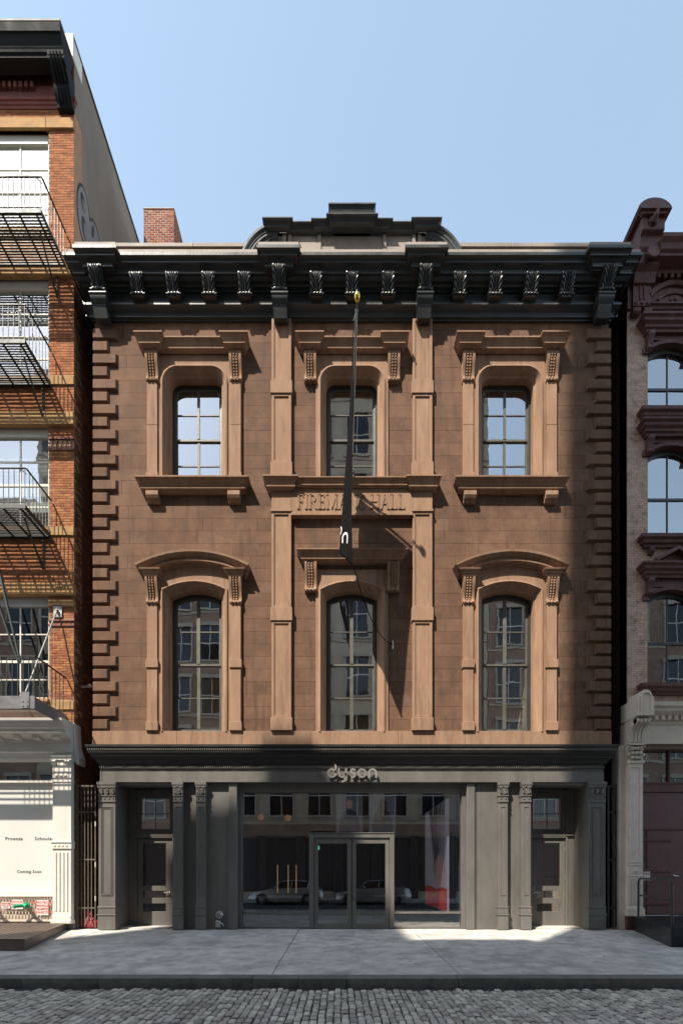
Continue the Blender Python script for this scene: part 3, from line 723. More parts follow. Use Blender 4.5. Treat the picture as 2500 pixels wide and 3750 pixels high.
for s_ in (-1, 1):
    m = M()
    for e, p in ((0.0, .20), (.17, .14), (.33, .08)):
        rings = []
        for i in range(17):
            a = PI/2*i/16; rx, rz = 1.14-e, 1.42-e
            def q(d, yy): return (s_*(2.15+(rx+d)*math.cos(a)), yy, 19.06+(rz+d)*math.sin(a))
            rings.append([q(0, -p), q(-.06, -p), q(-.10, -p+.04), q(-.16, -p+.045), q(-.16, .15), q(0, .15)])
        m.loft(rings)
    pts = [(s_*2.15, 19.06)]+[(s_*(2.15+.7*math.cos(PI/2*i/12)), 19.06+1.0*math.sin(PI/2*i/12)) for i in range(13)]
    m.exty(pts, .0, .15)
    m.build('attic_scroll', 'cornice_sky_tint', pd, smooth=.4)
# body behind the front, floors and rooms
body = M(); body.box(-7.45, -7.2, .43, 17, 5.2, 19.5).box(7.2, 7.45, .43, 17, 5.2, 19.5).box(-7.45, 7.45, 17, 17.25, -.2, 19.5).box(-7.45, 7.45, .43, 17.25, 19.2, 19.5)
body.box(-7.45, -7.2, 1.1, 17, -.2, 5.2).box(7.2, 7.45, 1.1, 17, -.2, 5.2)
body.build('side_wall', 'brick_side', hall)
rm = M(); rm.box(-7.2, 7.2, .43, 8, 4.75, 5.25).box(-7.2, 7.2, .43, 8, 11.6, 12.1).box(-7.2, 7.2, 3.4, 3.6, 5.25, 19.2)
rm.box(-2.5, -2.38, .6, 8, 5.25, 11.6).box(2.55, 2.67, .6, 8, 5.25, 11.6).box(5.55, 5.67, .43, 5, 5.25, 11.6).box(-2.5, -2.38, .6, 8, 12.1, 19.2).box(2.55, 2.67, .6, 8, 12.1, 19.2).box(5.55, 5.67, .43, 5, 12.1, 19.2)
rm.build('rooms', 'room_white', hall)
# chimney on the roof
cx0, cx1, cy0, cy1, cz0, cz1 = Xp(525, 3), Xp(637, 3), 3.0, 4.15, 19.45, Zp(762, 3)
ch = MB().box(cx0+.012, cx1-.012, cy0+.012, cy1-.012, cz0, cz1-.02).build('chimney', 'mortar_pale', hall)
bwd, bh = .2, .062; cm = brickmesh(bwd-.012, bh-.0, .03, .003, 'chimney_brick'); hm = brickmesh(.09, bh, .03, .003, 'chimney_brick')
n = int((cz1-21.6)/.079); W = cx1-cx0
for r in range(n):
    z = cz1-.04-.079*r
    xo = 0 if r % 2 else -.1
    k = 0
    while xo+bwd*k < W-.01:
        a, b = max(xo+bwd*k, 0), min(xo+bwd*(k+1), W); me = cm if b-a > .15 else hm
        place('brick', me, ch, (cx0+(a+b)/2, cy0+.022+RND.uniform(-.002, .002), z))
        k += 1
    for k in range(5):
        o = place('brick', cm, ch, (cx1-.022+RND.uniform(-.002, .002), cy0+.12+.21*k+(.08 if r % 2 else 0), z)); o.rotation_euler = (0, 0, PI/2)
MB().box(cx0-.01, cx1+.01, cy0-.01, cy1+.01, cz1-.018, cz1+.03).build('chimney_cap', 'mortar_pale', ch, bevel=.01)
def oval2(cx, cz, rx, rz, n=24): return [(cx+rx*math.cos(2*PI*i/n), cz+rz*math.sin(2*PI*i/n)) for i in range(n)]
# ================================================================ the grey shopfront of the hall
prof = [(0, 4.80), (.02, 4.80), (.03, 4.83), (.07, 4.86), (.075, 4.90), (.11, 4.92), (.12, 4.96), (.16, 4.98), (.165, 5.02), (.20, 5.05), (.21, 5.10), (.24, 5.11), (.24, 5.20), (.27, 5.21), (.275, 5.26), (.30, 5.27), (.305, 5.335), (0, 5.34)]
sc = M().molding(prof, [(-7.34, .4), (-7.34, -.06), (7.34, -.06), (7.34, .4)]).box(-7.335, 7.335, -.06, .4, 4.81, 5.335)
scor = sc.build('shop_cornice', 'shop_cornice_paint', hall, smooth=.4)
d1 = M(); d2 = M(); k = 0; x = -7.55
while x < 7.56:
    d1.ball((x, -.345, 5.185), (.021, .03, .034), 6, 4); x += .062
d1.build('bead_strip', 'shop_paint', scor, kind='stuff', smooth=True)
x = -7.34
while x < 7.34: d2.box(x, x+.026, -.115, -.055, 4.70, 4.765); x += .0555
d2.build('dentil_strip', 'shop_paint', scor, kind='stuff')
fas = M().box(-7.34, 7.34, -.055, .4, 4.62, 4.80).box(-7.34, 7.34, -.075, .4, 4.34, 4.615).box(-7.36, 7.36, -.10, .4, 4.30, 4.335)
fas = fas.build('fascia', 'shop_paint', hall, bevel=.004)
for i in range(9):
    x = -6.4+1.6*i
    for zz in (4.37, 4.44, 4.52, 4.58):
        if x < -.9 or x > .9: M().disc((x, zz), .011, -.083, -.07, 6).build('rivet', 'shop_paint', fas)
# soffit over the recesses and the wall panels
M().box(-7.3, 7.3, .40, .86, 4.30, 4.75).box(-6.88, -5.21, -.05, .40, 4.22, 4.30).box(5.21, 6.88, -.05, .40, 4.22, 4.30).build('soffit', 'shop_paint', hall)
def shop_pilaster(x0, x1, studs):
    w = x1-x0; m = M(); big = w > .4
    m.box(x0, x1, -.10, .18, .0, 3.72)
    if big:   # moulded panel on the shaft
        for a, b, c, d in ((x0+.07, x1-.07, 1.0, 1.025), (x0+.07, x1-.07, 3.57, 3.595), (x0+.07, x0+.095, 1.025, 3.57), (x1-.095, x1-.07, 1.025, 3.57), (x0+.12, x1-.12, 1.05, 1.065), (x0+.12, x1-.12, 3.53, 3.545), (x0+.12, x0+.135, 1.065, 3.53), (x1-.135, x1-.12, 1.065, 3.53)):
            m.box(a, b, -.118, -.09, c, d)
    else:
        for a, b, c, d in ((x0+.06, x1-.06, 1.0, 1.02), (x0+.06, x1-.06, 3.57, 3.59), (x0+.06, x0+.078, 1.02, 3.57), (x1-.078, x1-.06, 1.02, 3.57)):
            m.box(a, b, -.115, -.09, c, d)
    pi = m.build('shop_pilaster', 'shop_paint', hall, bevel=.004)
    bs_ = M()
    bs_.box(x0-.015, x1+.015, -.125, .17, .0, .42).box(x0-.03, x1+.03, -.145, .16, .42, .46).box(x0-.012, x1+.012, -.12, .17, .46, .64).box(x0-.025, x1+.025, -.135, .16, .64, .675)
    bs_.build('base', 'shop_paint', pi, bevel=.008)
    cp = M(); cp.box(x0-.012, x1+.012, -.125, .17, 3.72, 3.76).box(x0, x1, -.108, .17, 3.76, 3.89).box(x0-.015, x1+.015, -.13, .17, 3.89, 3.915).box(x0-.005, x1+.005, -.112, .17, 3.915, 4.16).box(x0-.02, x1+.02, -.135, .17, 4.16, 4.22).box(x0-.03, x1+.03, -.15, .17, 4.22, 4.298)
    for i in range(studs): cp.ball((x0+w*(i+.5)/studs, -.112, 3.825), (.024, .024, .024), 8, 5)
    nl = 3 if big else 1; lw = w/nl      # leaf fans with curled tops
    for i in range(nl):
        c = x0+lw*(i+.5)
        for a in (-60, -35, -12, 12, 35, 60):
            t = math.radians(a); cp.tube([(c+.01*math.sin(t), -.118, 3.93), (c+lw*.25*math.sin(t), -.135, 3.93+.10*math.cos(t)), (c+lw*.46*math.sin(t), -.140, 3.93+.17*math.cos(t))], [.012, .020, .012], 6)
        for s_ in (-1, 1):
            cp.tube([(c+s_*lw*.3+.035*math.cos(q)*s_, -.132, 4.115+.035*math.sin(q)) for q in [PI*1.6*j/8 for j in range(9)]], .012, 6)
    cp.build('capital', 'shop_paint', pi, smooth=.6)
for s_ in (-1, 1):
    for a, b, st in ((6.88, 7.37, 4), (4.93, 5.20, 2), (4.26, 4.53, 2)):
        shop_pilaster(*( (a, b) if s_ > 0 else (-b, -a)), st)
    x = lambda a, b: (a, b) if s_ > 0 else (-b, -a)
    M().box(*x(4.53, 4.93), .10, .40, .0, 4.299).build('wall_panel', 'shop_paint', hall)
    M().box(*x(3.60, 4.26), .05, .40, .0, 4.299).box(*x(3.60, 3.64), .02, .06, .05, 4.0).build('wall_panel', 'shop_paint', hall, bevel=.004)
    M().box(*x(3.36, 3.598), -.03, .40, .0, 4.299).build('frame_post', 'shop_paint', hall, bevel=.012)
    # recess cheeks
    M().box(*x(6.885, 7.19), .18, 1.05, .0, 4.299).build('recess_wall', 'shop_paint', hall)
    M().box(*x(4.94, 5.20), .18, 1.05, .0, 4.299).build('recess_wall', 'shop_paint', hall)
    # side entrance: frame, transom light, door
    yd = .80
    a0, a1 = 5.46, 6.68
    M().box(*x(5.20, 5.46), yd-.02, yd+.2, 0, 4.299).build('recess_wall', 'shop_paint', hall)
    fr = M(); fr.box(*x(a1, 6.885), yd-.02, yd+.2, 0, 4.299); fr.box(*x(a1-.06, a1), yd-.05, yd+.19, 0, 4.22).box(*x(a0, a0+.06), yd-.05, yd+.19, 0, 4.22).box(*x(a0+.06, a1-.06), yd-.05, yd+.19, 4.06, 4.22).box(*x(a0+.06, a1-.06), yd-.06, yd+.19, 2.74, 2.90)
    fr.box(*x(a0, 6.86), yd-.075, yd-.05, 2.80, 2.85)
    fr.box(*x(a0+.06, a0+.16), yd, yd+.1, 2.90, 4.06).box(*x(a1-.16, a1-.06), yd, yd+.1, 2.90, 4.06).box(*x(a0+.16, a1-.16), yd, yd+.1, 2.90, 3.02).box(*x(a0+.16, a1-.16), yd, yd+.1, 3.96, 4.06)
    fr.box(*x(a0+.16, a1-.16), yd+.03, yd+.06, 3.478, 3.502); fr.box(*x(6.058, 6.082), yd+.03, yd+.06, 3.02, 3.96)
    do = fr.build('side_entrance', 'shop_paint', hall, bevel=.004)
    for p, q in ((a0+.161, 6.057), (6.083, a1-.161)):
        for u_, v_ in ((3.021, 3.477), (3.503, 3.959)):
            M().box(*x(p, q), yd+.04, yd+.045, u_, v_).build('pane', 'glass_lower', do)
    df = M(); d0, d1_ = a0+.075, a1-.075
    df.box(*x(d0, d0+.20), yd, yd+.05, .02, 2.72).box(*x(d1_-.15, d1_), yd, yd+.05, .02, 2.72)
    for u_, v_ in ((.02, .46), (.71, .88), (1.10, 1.25), (2.58, 2.72)): df.box(*x(d0+.20, d1_-.15), yd+.001, yd+.049, u_, v_)
    dl = df.build('door', 'shop_paint', do, bevel=.003)
    for u_, v_ in ((.46, .71), (.88, 1.10), (1.25, 2.58)): M().box(*x(d0+.20, d1_-.15), yd+.02, yd+.026, u_+.002, v_-.002).build('door_pane', 'glass_shop' if s_ < 0 else 'glass_lower', do)
    hx = (d0+.09) if s_ < 0 else d0+.09
    hh = M(); c = s_*hx; hh.box(c-.035, c+.035, yd-.012, yd, .98, 1.26).tube([(c, yd-.01, 1.05), (c, yd-.07, 1.05), (c+.14*s_, yd-.07, 1.05)], .014, 7).disc((c, 1.19), .017, yd-.025, yd-.01, 10)
    hh.build('door_handle', 'steel_brushed', do)
    for zz in (.4, 1.5, 2.4): M().cylz((s_*(d1_+.008), yd-.012), .013, zz-.06, zz+.06, 8).build('hinge', 'shop_paint', do)
    M().box(*x(a0, 6.88), .2, 1.0, -.02, .022).build('threshold', 'concrete', do)
# big shop window and doors
yg = .25
fw = M(); fw.box(-3.36, -3.25, .12, .40, .0, 4.299).box(3.25, 3.36, .12, .40, .0, 4.299).box(-3.25, 3.25, .12, .40, 4.04, 4.299).box(-3.25, 3.25, .10, .13, 4.10, 4.14)
fw.box(-3.25, -1.27, .20, .30, .0, .05).box(1.27, 3.25, .20, .30, .0, .05).box(-3.25, -1.27, .19, .31, .44, .50).box(1.27, 3.25, .19, .31, .44, .50)
shop = fw.build('shop_window', 'shop_paint', hall, bevel=.004)
for a, b in ((-3.25, -1.262), (-1.258, 1.258), (1.262, 3.25)):
    M().box(a+.001, b-.001, yg, yg+.012, 2.90 if abs(a+b) < 1 else .501, 4.039).build('pane', 'glass_shop', shop)
for a, b in ((-3.25, -1.27), (1.27, 3.25)): M().box(a+.001, b-.001, yg, yg+.012, .051, .439).build('pane', 'glass_shop', shop)
de = M(); de.box(-1.26, -1.13, .16, .36, .0, 2.83).box(1.13, 1.26, .16, .36, .0, 2.83).box(-1.13, 1.13, .16, .36, 2.70, 2.83).box(-1.26, 1.26, .14, .17, 2.83, 2.855)
ent = de.build('entrance_doors', 'shop_paint', hall, bevel=.006)
for s_ in (-1, 1):
    x = lambda a, b: (a, b) if s_ > 0 else (-b, -a)
    l = M().box(*x(.012, .13), .20, .26, .01, 2.69).box(*x(1.0, 1.122), .20, .26, .01, 2.69).box(*x(.13, 1.0), .201, .259, 2.53, 2.69).box(*x(.13, 1.0), .201, .259, .01, .14).build('door_leaf', 'shop_paint', ent, bevel=.004)
    M().box(*x(.13, 1.0), .225, .237, .141, 2.529).build('door_pane', 'glass_shop', ent)
    M().tube([(BX*0+s_*.072, .19, .92), (s_*.072, .13, .93), (s_*.072, .13, 1.50), (s_*.072, .19, 1.51)], .022, 6).build('pull_handle', 'shop_paint', ent)
# the shop room
sr = M(); sr.box(-3.36, 3.36, .42, 9, -.1, .0).build('shop_floor', 'room_floor', hall)
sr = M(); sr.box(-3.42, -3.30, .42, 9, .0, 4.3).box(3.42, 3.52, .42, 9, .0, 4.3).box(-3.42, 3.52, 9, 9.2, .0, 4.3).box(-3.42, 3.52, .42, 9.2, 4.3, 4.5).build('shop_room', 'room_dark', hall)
for a_, b_, c_ in ((-7.0, -4.9, 2.4), (4.9, 7.0, 1.6)): M().box(a_, b_, c_, c_+.1, 0, 4.4).box(a_, b_, 1.06, c_, 4.3, 4.4).box(a_, b_, 1.06, c_, -.1, .0).build('lobby_room', 'room_white', hall)
# large backlit print on the side wall of the shop (flat picture)
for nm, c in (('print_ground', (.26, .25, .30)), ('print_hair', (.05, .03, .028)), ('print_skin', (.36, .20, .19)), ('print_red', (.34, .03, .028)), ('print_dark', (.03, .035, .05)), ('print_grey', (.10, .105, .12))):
    mat(nm, c, .5, var=.15, scale=2.5, bump=0); b = MATS[nm].node_tree.nodes['Principled BSDF']; b.inputs['Emission Color'].default_value = (*c, 1); b.inputs['Emission Strength'].default_value = .09  # emission also makes the added panels above the doors glow
pr = MB().box(3.30, 3.36, .75, 4.6, .45, 3.95).build('wall_poster', 'print_ground'); tag(pr, 'tall backlit picture of hair and a hand on the shop side wall', 'poster')
def pshape(pts, m_, e): MB().add([(3.30-e, y, z) for y, z in pts], [tuple(range(len(pts)))]).build('print_shape', m_, pr)
rr = random.Random(12)
pshape([(.76, .46), (4.58, .46), (4.58, 1.15), (3.6, 1.2), (2.4, 1.1), (1.4, 1.2), (.76, 1.15)], 'print_red', .003)
for k in range(16):
    y0 = 1.1+.17*k+rr.uniform(-.05, .05); w = rr.uniform(.05, .13); a = []; bq = []
    for q in range(9):
        t = q/8; y = y0+.35*math.sin(t*2.2+k*.2)-.3*t; z = 3.93-t*(2.3+rr.uniform(-.1, .1)); ww = w*(1-.75*t)
        a.append((y-ww, z)); bq.append((y+ww, z))
    pshape(a+bq[::-1], 'print_hair', .005+.0004*k)
pshape(oval2(2.35, 2.35, .42, .95), 'print_dark', .014); pshape(oval2(2.30, 2.95, .30, .30), 'print_grey', .016); pshape(oval2(2.30, 2.95, .18, .18), 'print_dark', .018)
for k in range(4): pshape(oval2(1.25+.36*k, 1.75-.06*abs(k-1.5), .17, .62-.08*abs(k-1.5)), 'print_skin', .020+.001*k)
# two added panels above the doors paint in reflected figures in dark jackets
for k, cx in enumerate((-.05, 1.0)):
    t = MB().box(BX+cx-.42, BX+cx+.42, 1.2, 1.22, 2.75, 4.15).build('reflection_panel', 'print_grey'); tag(t, ('added panel painted as the reflection of a standing figure in a dark jacket above the shop doors', 'added panel painted as the reflection of a figure with long dark hair above the shop doors')[k], 'picture')
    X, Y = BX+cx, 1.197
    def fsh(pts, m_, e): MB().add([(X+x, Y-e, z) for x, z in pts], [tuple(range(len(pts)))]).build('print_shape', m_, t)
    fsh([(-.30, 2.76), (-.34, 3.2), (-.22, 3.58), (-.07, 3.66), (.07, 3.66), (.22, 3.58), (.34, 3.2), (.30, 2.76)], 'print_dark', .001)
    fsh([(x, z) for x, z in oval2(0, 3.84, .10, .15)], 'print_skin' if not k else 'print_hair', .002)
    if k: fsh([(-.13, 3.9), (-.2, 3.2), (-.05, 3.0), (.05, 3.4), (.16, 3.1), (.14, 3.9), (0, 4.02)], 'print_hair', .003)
# things inside the shop
for i, (x, y) in enumerate(((-2.85, 3.2), (-1.9, 3.4))):
    t = thing('pendant_lamp', (x, y, 3.55), 'round glowing amber pendant lamp hanging inside the shop', 'lamp', 'amber pendant lamps in the shop')
    MB().ball((x, y, 3.65), .12, 12, 8).build('globe', 'lamp_warm', t, smooth=True); MB().cylz((x, y), .008, 3.76, 4.3, 6).build('cord', 'black_metal', t)
for i, x in enumerate((-2.35, -1.95, -1.65)):
    t = MB().box(x-.015, x+.015, 4.0, 4.03, .9, 1.95).build('light_strip', 'lamp_strip'); tag(t, 'slim upright glowing light strip inside the shop', 'lamp', 'upright light strips in the shop')
t = MB().box(-1.05, -.80, 4.6, 4.66, 2.55, 2.70).build('exit_sign', 'exit_green'); tag(t, 'small green lit exit sign deep inside the shop', 'sign')
for (x0, x1, y0) in ((-2.9, -1.3, 2.2), (-.9, .5, 5.5), (1.2, 2.6, 3.2)):
    t = thing('display_table', ((x0+x1)/2, y0, 0), {-2.9: 'long low dark display table behind the left shop pane', -.9: 'dark display table deep in the shop behind the doors', 1.2: 'dark display table standing by the printed poster'}[x0], 'table')
    MB().box(x0, x1, y0, y0+.7, .80, .86).build('table_top', 'grey_white_paint', t, bevel=.006)
    for ex in (x0+.1, x1-.16): MB().box(ex, ex+.06, y0+.05, y0+.65, 0, .80).build('leg', 'black_metal', t)
# sign on the fascia
sg = thing('shop_sign', (BX, -.08, 4.35), 'raised grey lowercase lettering of the shop name on the dark fascia', 'sign')
K = .272; X0 = -.715; Zb = 4.405; yf, yb = -.215, -.165; TH = .205
def LT(pts, th=TH, close=False): 
    m = M(); m.ribbon([(X0+a*K, Zb+b*K) for a, b in pts], th*K, yf, yb, close); return m
def ringp(cx, cz, r, n=28): return [(cx+r*math.cos(2*PI*i/n), cz+r*math.sin(2*PI*i/n)) for i in range(n)]
d = LT(ringp(.48, .5, .40), close=True); d.exty([(X0+a*K, Zb+b*K) for a, b in ((.78, .5), (.98, .5), (.98, 1.32), (.78, 1.48))], yf, yb).build('letter', 'sign_grey', sg)
y_ = LT([(1.22, 1.0), (1.22, .52)]+arc(1.60, .48, .38, 185, 355, 12)+[(1.98, .52), (1.98, 1.0)]); y_.ribbon([(X0+a*K, Zb+b*K) for a, b in [(1.98, .5), (1.98, .0)]+arc(1.62, -.02, .36, 0, -105, 10)], TH*K, yf, yb); y_.build('letter', 'sign_grey', sg)
LT([(2.98, .80)]+arc(2.72, .70, .21, 50, 250, 10)+arc(2.70, .29, .21, 75, -130, 10)).build('letter', 'sign_grey', sg)
LT(ringp(3.68, .5, .40), close=True).build('letter', 'sign_grey', sg)
LT([(4.42, .0), (4.42, .5)]+arc(4.80, .52, .38, 178, 0, 14)+[(5.18, .5), (5.18, .0)]).build('letter', 'sign_grey', sg)
for a in (.48, 1.6, 2.7, 3.68, 4.8): M().disc((X0+a*K, Zb+.12*K), .012, -.17, -.07, 8).build('standoff', 'shop_paint', sg)
# round wall fitting beside the shop window
t = thing('wall_fitting', (Xp(804, .05), .05, .3), 'round steel hose inlet with a small metal box below on dark wall panel', 'inlet')
x = Xp(803, 0); z = Zp(3352)
MB().disc((x, z), .115, -.02, .055, 20).build('flange', 'steel_brushed', t, bevel=.008); MB().disc((x, z), .075, -.05, -.02, 18).build('cap', 'steel_brushed', t, bevel=.008)
for i in range(8): MB().disc((x+.05*math.cos(i*PI/4), z+.05*math.sin(i*PI/4)), .009, -.056, -.05, 6).build('bolt', 'black_metal', t)
MB().box(x-.10, x+.03, -.06, .055, z-.36, z-.17).build('box', 'galvanised', t, bevel=.01); MB().tube([(x+.03, -.01, z-.24), (x+.10, -.02, z-.25), (x+.11, -.01, z-.33)], .02, 7).build('elbow', 'galvanised', t)

# ================================================================ flagpole, flag, halyard
pb = Vector((.315, -.30, 13.05)); pt = Vector((.40, -2.42, 15.30))
fp = thing('flagpole', tuple(pb), 'grey metal flagpole with a gold ball leaning out from the upper sill', 'flagpole')
dirp = (pt-pb).normalized()
MB().tube([tuple(pb), tuple(pb+dirp*.5), tuple(pt)], [.042, .040, .026], 12).build('pole', 'pole_metal', fp, smooth=.8)
MB().tube([tuple(pb-dirp*.02), tuple(pb+dirp*.05), tuple(pb+dirp*.07), tuple(pb+dirp*.30)], [.09, .085, .06, .058], 14).box(pb.x-.1, pb.x+.1, -.42, -.16, 13.062, 13.085).build('socket', 'pole_metal', fp, smooth=.6)
MB().tube([tuple(pb+dirp*.42), tuple(pb+dirp*.46)], .052, 12).build('collar', 'black_metal', fp)
MB().tube([tuple(pt), tuple(pt+dirp*.05)], .036, 12).tube([tuple(pt+dirp*.05), tuple(pt+dirp*.14)], .012, 8).build('truck', 'pole_metal', fp)
gc = pt+dirp*.24
MB().ball(tuple(gc), (.075, .085, .105), 16, 12).build('ball_finial', 'gold', fp, smooth=True)
# flag: a banner hung along the pole, its foot held by the halyard
A, B = pb+dirp*.35+Vector((-.085, 0, -.03)), pb+dirp*2.95+Vector((-.07, 0, -.03))
C, Dd = Vector((-.03, -.66, 10.70)), Vector((.34, -1.84, 9.50))
NU, NV = 26, 60
def flagpt(u, v):
    top = A.lerp(B, u); bot = C.lerp(Dd, u); p = top.lerp(bot, v)
    p = p+Vector((0, 0, -.05*math.sin(PI*v)))
    w = math.sin(PI*min(v, .96)**0.9)
    p.x += -.05*w*(1-u)+.05*math.sin(u*9+v*2.4)*v**.5*(1-.6*max(0, (v-.8)/.2))-.06*math.sin(PI*u)*v**2.0
    p.y += .03*math.sin(v*9+u*3)*w+.22*math.sin(PI*v)*(u-.5)*-.6
    return p
fm = MB(); vs = [tuple(flagpt(i/NU, j/NV)) for j in range(NV+1) for i in range(NU+1)]
fs = [(j*(NU+1)+i, j*(NU+1)+i+1, (j+1)*(NU+1)+i+1, (j+1)*(NU+1)+i) for j in range(NV) for i in range(NU)]
fm.add(vs, fs)
fl = fm.build('flag', 'flag_cloth', None, smooth=True); tag(fl, 'long black banner flag with white letters hanging limp from the flagpole', 'flag')
so_ = fl.modifiers.new('thickness', 'SOLIDIFY'); so_.thickness = .006
def flag_letter(strokes, width):
    """strokes in metres on the cloth: (across from the inner edge, down from the pole)"""
    mb = MB()
    for st in strokes:
        P = [Vector(p) for p in st]; rows = []
        for i, p in enumerate(P):
            d = (P[min(i+1, len(P)-1)]-P[max(i-1, 0)]).normalized()
            rows.append([p+Vector((-d.y, d.x))*width/2*s_ for s_ in (-1, 1)])
        for side in (-.008, .008):
            vs = []
            for r in rows:
                for q in r:
                    pp_ = flagpt(min(max(q.x/1.35, .01), .99), min(max(q.y/4.4, .01), .99)); vs.append((pp_.x+side, pp_.y-abs(side), pp_.z))
            mb.add(vs, [(2*i, 2*i+1, 2*i+3, 2*i+2) for i in range(len(rows)-1)])
    return mb
def fl_arc(cu, cv, r, a0, a1, n=16): return [(cu+r*math.cos(math.radians(a0+(a1-a0)*i/n)), cv+r*math.sin(math.radians(a0+(a1-a0)*i/n))) for i in range(n+1)]
flag_letter([[(.56, 4.0)]+fl_arc(.70, 3.86, .14, 180, 360)+[(.84, 4.0)]], .062).build('letter', 'flag_white', fl)
flag_letter([fl_arc(.36, 3.55, .13, 0, 360, 24)], .06).build('letter', 'flag_white', fl)
flag_letter([fl_arc(.16, 2.95, .13, 60, 300, 12)], .09).build('letter', 'flag_white', fl)
cl = Vector((Xp(1437), -.06, Zp(2366)))
hp = []
for i in range(21):
    t = i/20; p = Dd.lerp(cl, t); p.z -= .55*math.sin(PI*t)**.9*(1-.25*t); hp.append(tuple(p))
hy = MB().tube([tuple(Dd+Vector((0, 0, .06)))]+hp, .012, 6).build('halyard', 'flag_cloth'); tag(hy, 'thin dark halyard rope sagging from flag foot to the wall cleat', 'rope')
t = thing('wall_cleat', tuple(cl+Vector((0, .06, 0))), 'small metal rope cleat fixed on the brown wall beside the middle window', 'cleat')
MB().tube([(cl.x, cl.y, cl.z-.13), (cl.x, cl.y-.01, cl.z-.05), (cl.x, cl.y-.01, cl.z+.05), (cl.x, cl.y, cl.z+.13)], [.008, .02, .02, .008], 8).build('horn', 'galvanised', t)
MB().box(cl.x-.015, cl.x+.015, cl.y, .0, cl.z-.04, cl.z+.04).build('foot', 'galvanised', t)
MB().tube([tuple(B+dirp*.02), tuple(pt+dirp*.02)], .008, 6).build('clip', 'galvanised', fp)
# ================================================================ orange brick building on the left
LX = -7.80
lb = thing('brick_building', (LX-3, 0, 0), 'tall orange-red brick building with dark bracketed cornice and white ground-floor shopfront', 'building')
wx0, wx1 = -10.50, -8.54                       # window opening
lwin = [(20.45, Zp(475)), (16.15, Zp(1012)), (11.75, Zp(1556)), (6.75, Zp(2180))]   # z0, z1 of the four windows
bands = [(Zp(475), Zp(437)), (Zp(1012), Zp(972)), (Zp(1556), Zp(1512)), (Zp(2178), Zp(2136))]
lh = [(wx0, wx1, a, b) for a, b in lwin]
wall_holes(MB(), -14.5, LX, 6.05, 24.06, .016, .45, lh).build('wall', 'mortar_red', lb)
bm_full = brickmesh(.193, .062, .05, .0025, 'brick_red'); bm_half = brickmesh(.094, .062, .05, .0025, 'brick_red')
rest = MB(); cnt = 0; rb = random.Random(8)
stones = bands+[(Zp(1410), Zp(1377)), (Zp(1648), Zp(1603)), (Zp(1962), Zp(1930)), (Zp(2223), Zp(2198)), (Zp(2293), Zp(2270)), (Zp(2600), Zp(2568))]
r = 0; z = 6.12
while z < 24.02:
    if not any(a-.03 < z < b+.03 for a, b in stones):
        x = LX; k = 0
        first = .1 if r % 2 else .2
        inwin = any(a < z < b for a, b in lwin)
        xe = wx1 if inwin else wx0-.5
        while x-.05 > xe:
            w = first if k == 0 else .2; w = min(w, x-xe)
            me = bm_full if w > .15 else bm_half; cxb = x-w/2
            if w > .06:
                pos = (cxb, .035+rb.uniform(-.003, .002), z)
                if cnt < 300 and x > wx1: 
                    o = place('brick', me, lb, pos); cnt += 1
                    if w < .19 and me is bm_full: o.scale.x = w/.2
                else:
                    f = (w-.007)/2
                    rest.box(cxb-f, cxb+f, pos[1]-.025, pos[1]+.025, z-.031, z+.031)
            x -= w; k += 1
    z += .0745; r += 1
rest.build('brick_field', 'brick_red', lb, kind='stuff')
# stone bands, imposts and sills
for i, (a, b) in enumerate(bands):
    for p, q in ((wx1-.05, LX+.012), (-10.2, wx1-.06), (-13, -10.21)):
        MB().box(p, q, -.05, .1, a, b).build('stone_lintel', 'sandstone', lb, bevel=.008)
    if i: MB().box(-13, LX+.02, -.09, .05, a-.05, a-.003).build('stone_ledge', 'sandstone', lb, bevel=.01)
for a, b in ((Zp(1410), Zp(1377)), (Zp(1962), Zp(1930)), (Zp(2223), Zp(2198)), (Zp(2600), Zp(2568))):
    MB().box(wx1-.0, LX+.01, -.03, .1, a, b).build('stone_block', 'sandstone', lb, bevel=.008)
for a, b in ((Zp(1648), Zp(1603)), (Zp(2293), Zp(2270))):
    m = MB().box(wx1, LX+.02, -.02, .1, a, a+.05).box(wx1, LX+.02, -.02, .1, b-.04, b).box(wx1, LX, .06, .1, a, b)
    for k in range(5): m.bar((wx1+.06+.14*k, .02, a+.04), (wx1+.13+.14*k, .02, b-.03), .03)
    m.build('iron_impost', 'red_stone', lb)
# rosette
x, z = Xp(220), Zp(2153); m = MB(); m.ball((x, -.055, z), (.035, .03, .035), 8, 5)
for k in range(6): m.ball((x+.07*math.cos(k*PI/3), -.055, z+.07*math.sin(k*PI/3)), (.035, .02, .035), 7, 4)
m.build('rosette', 'sandstone', lb, smooth=True)
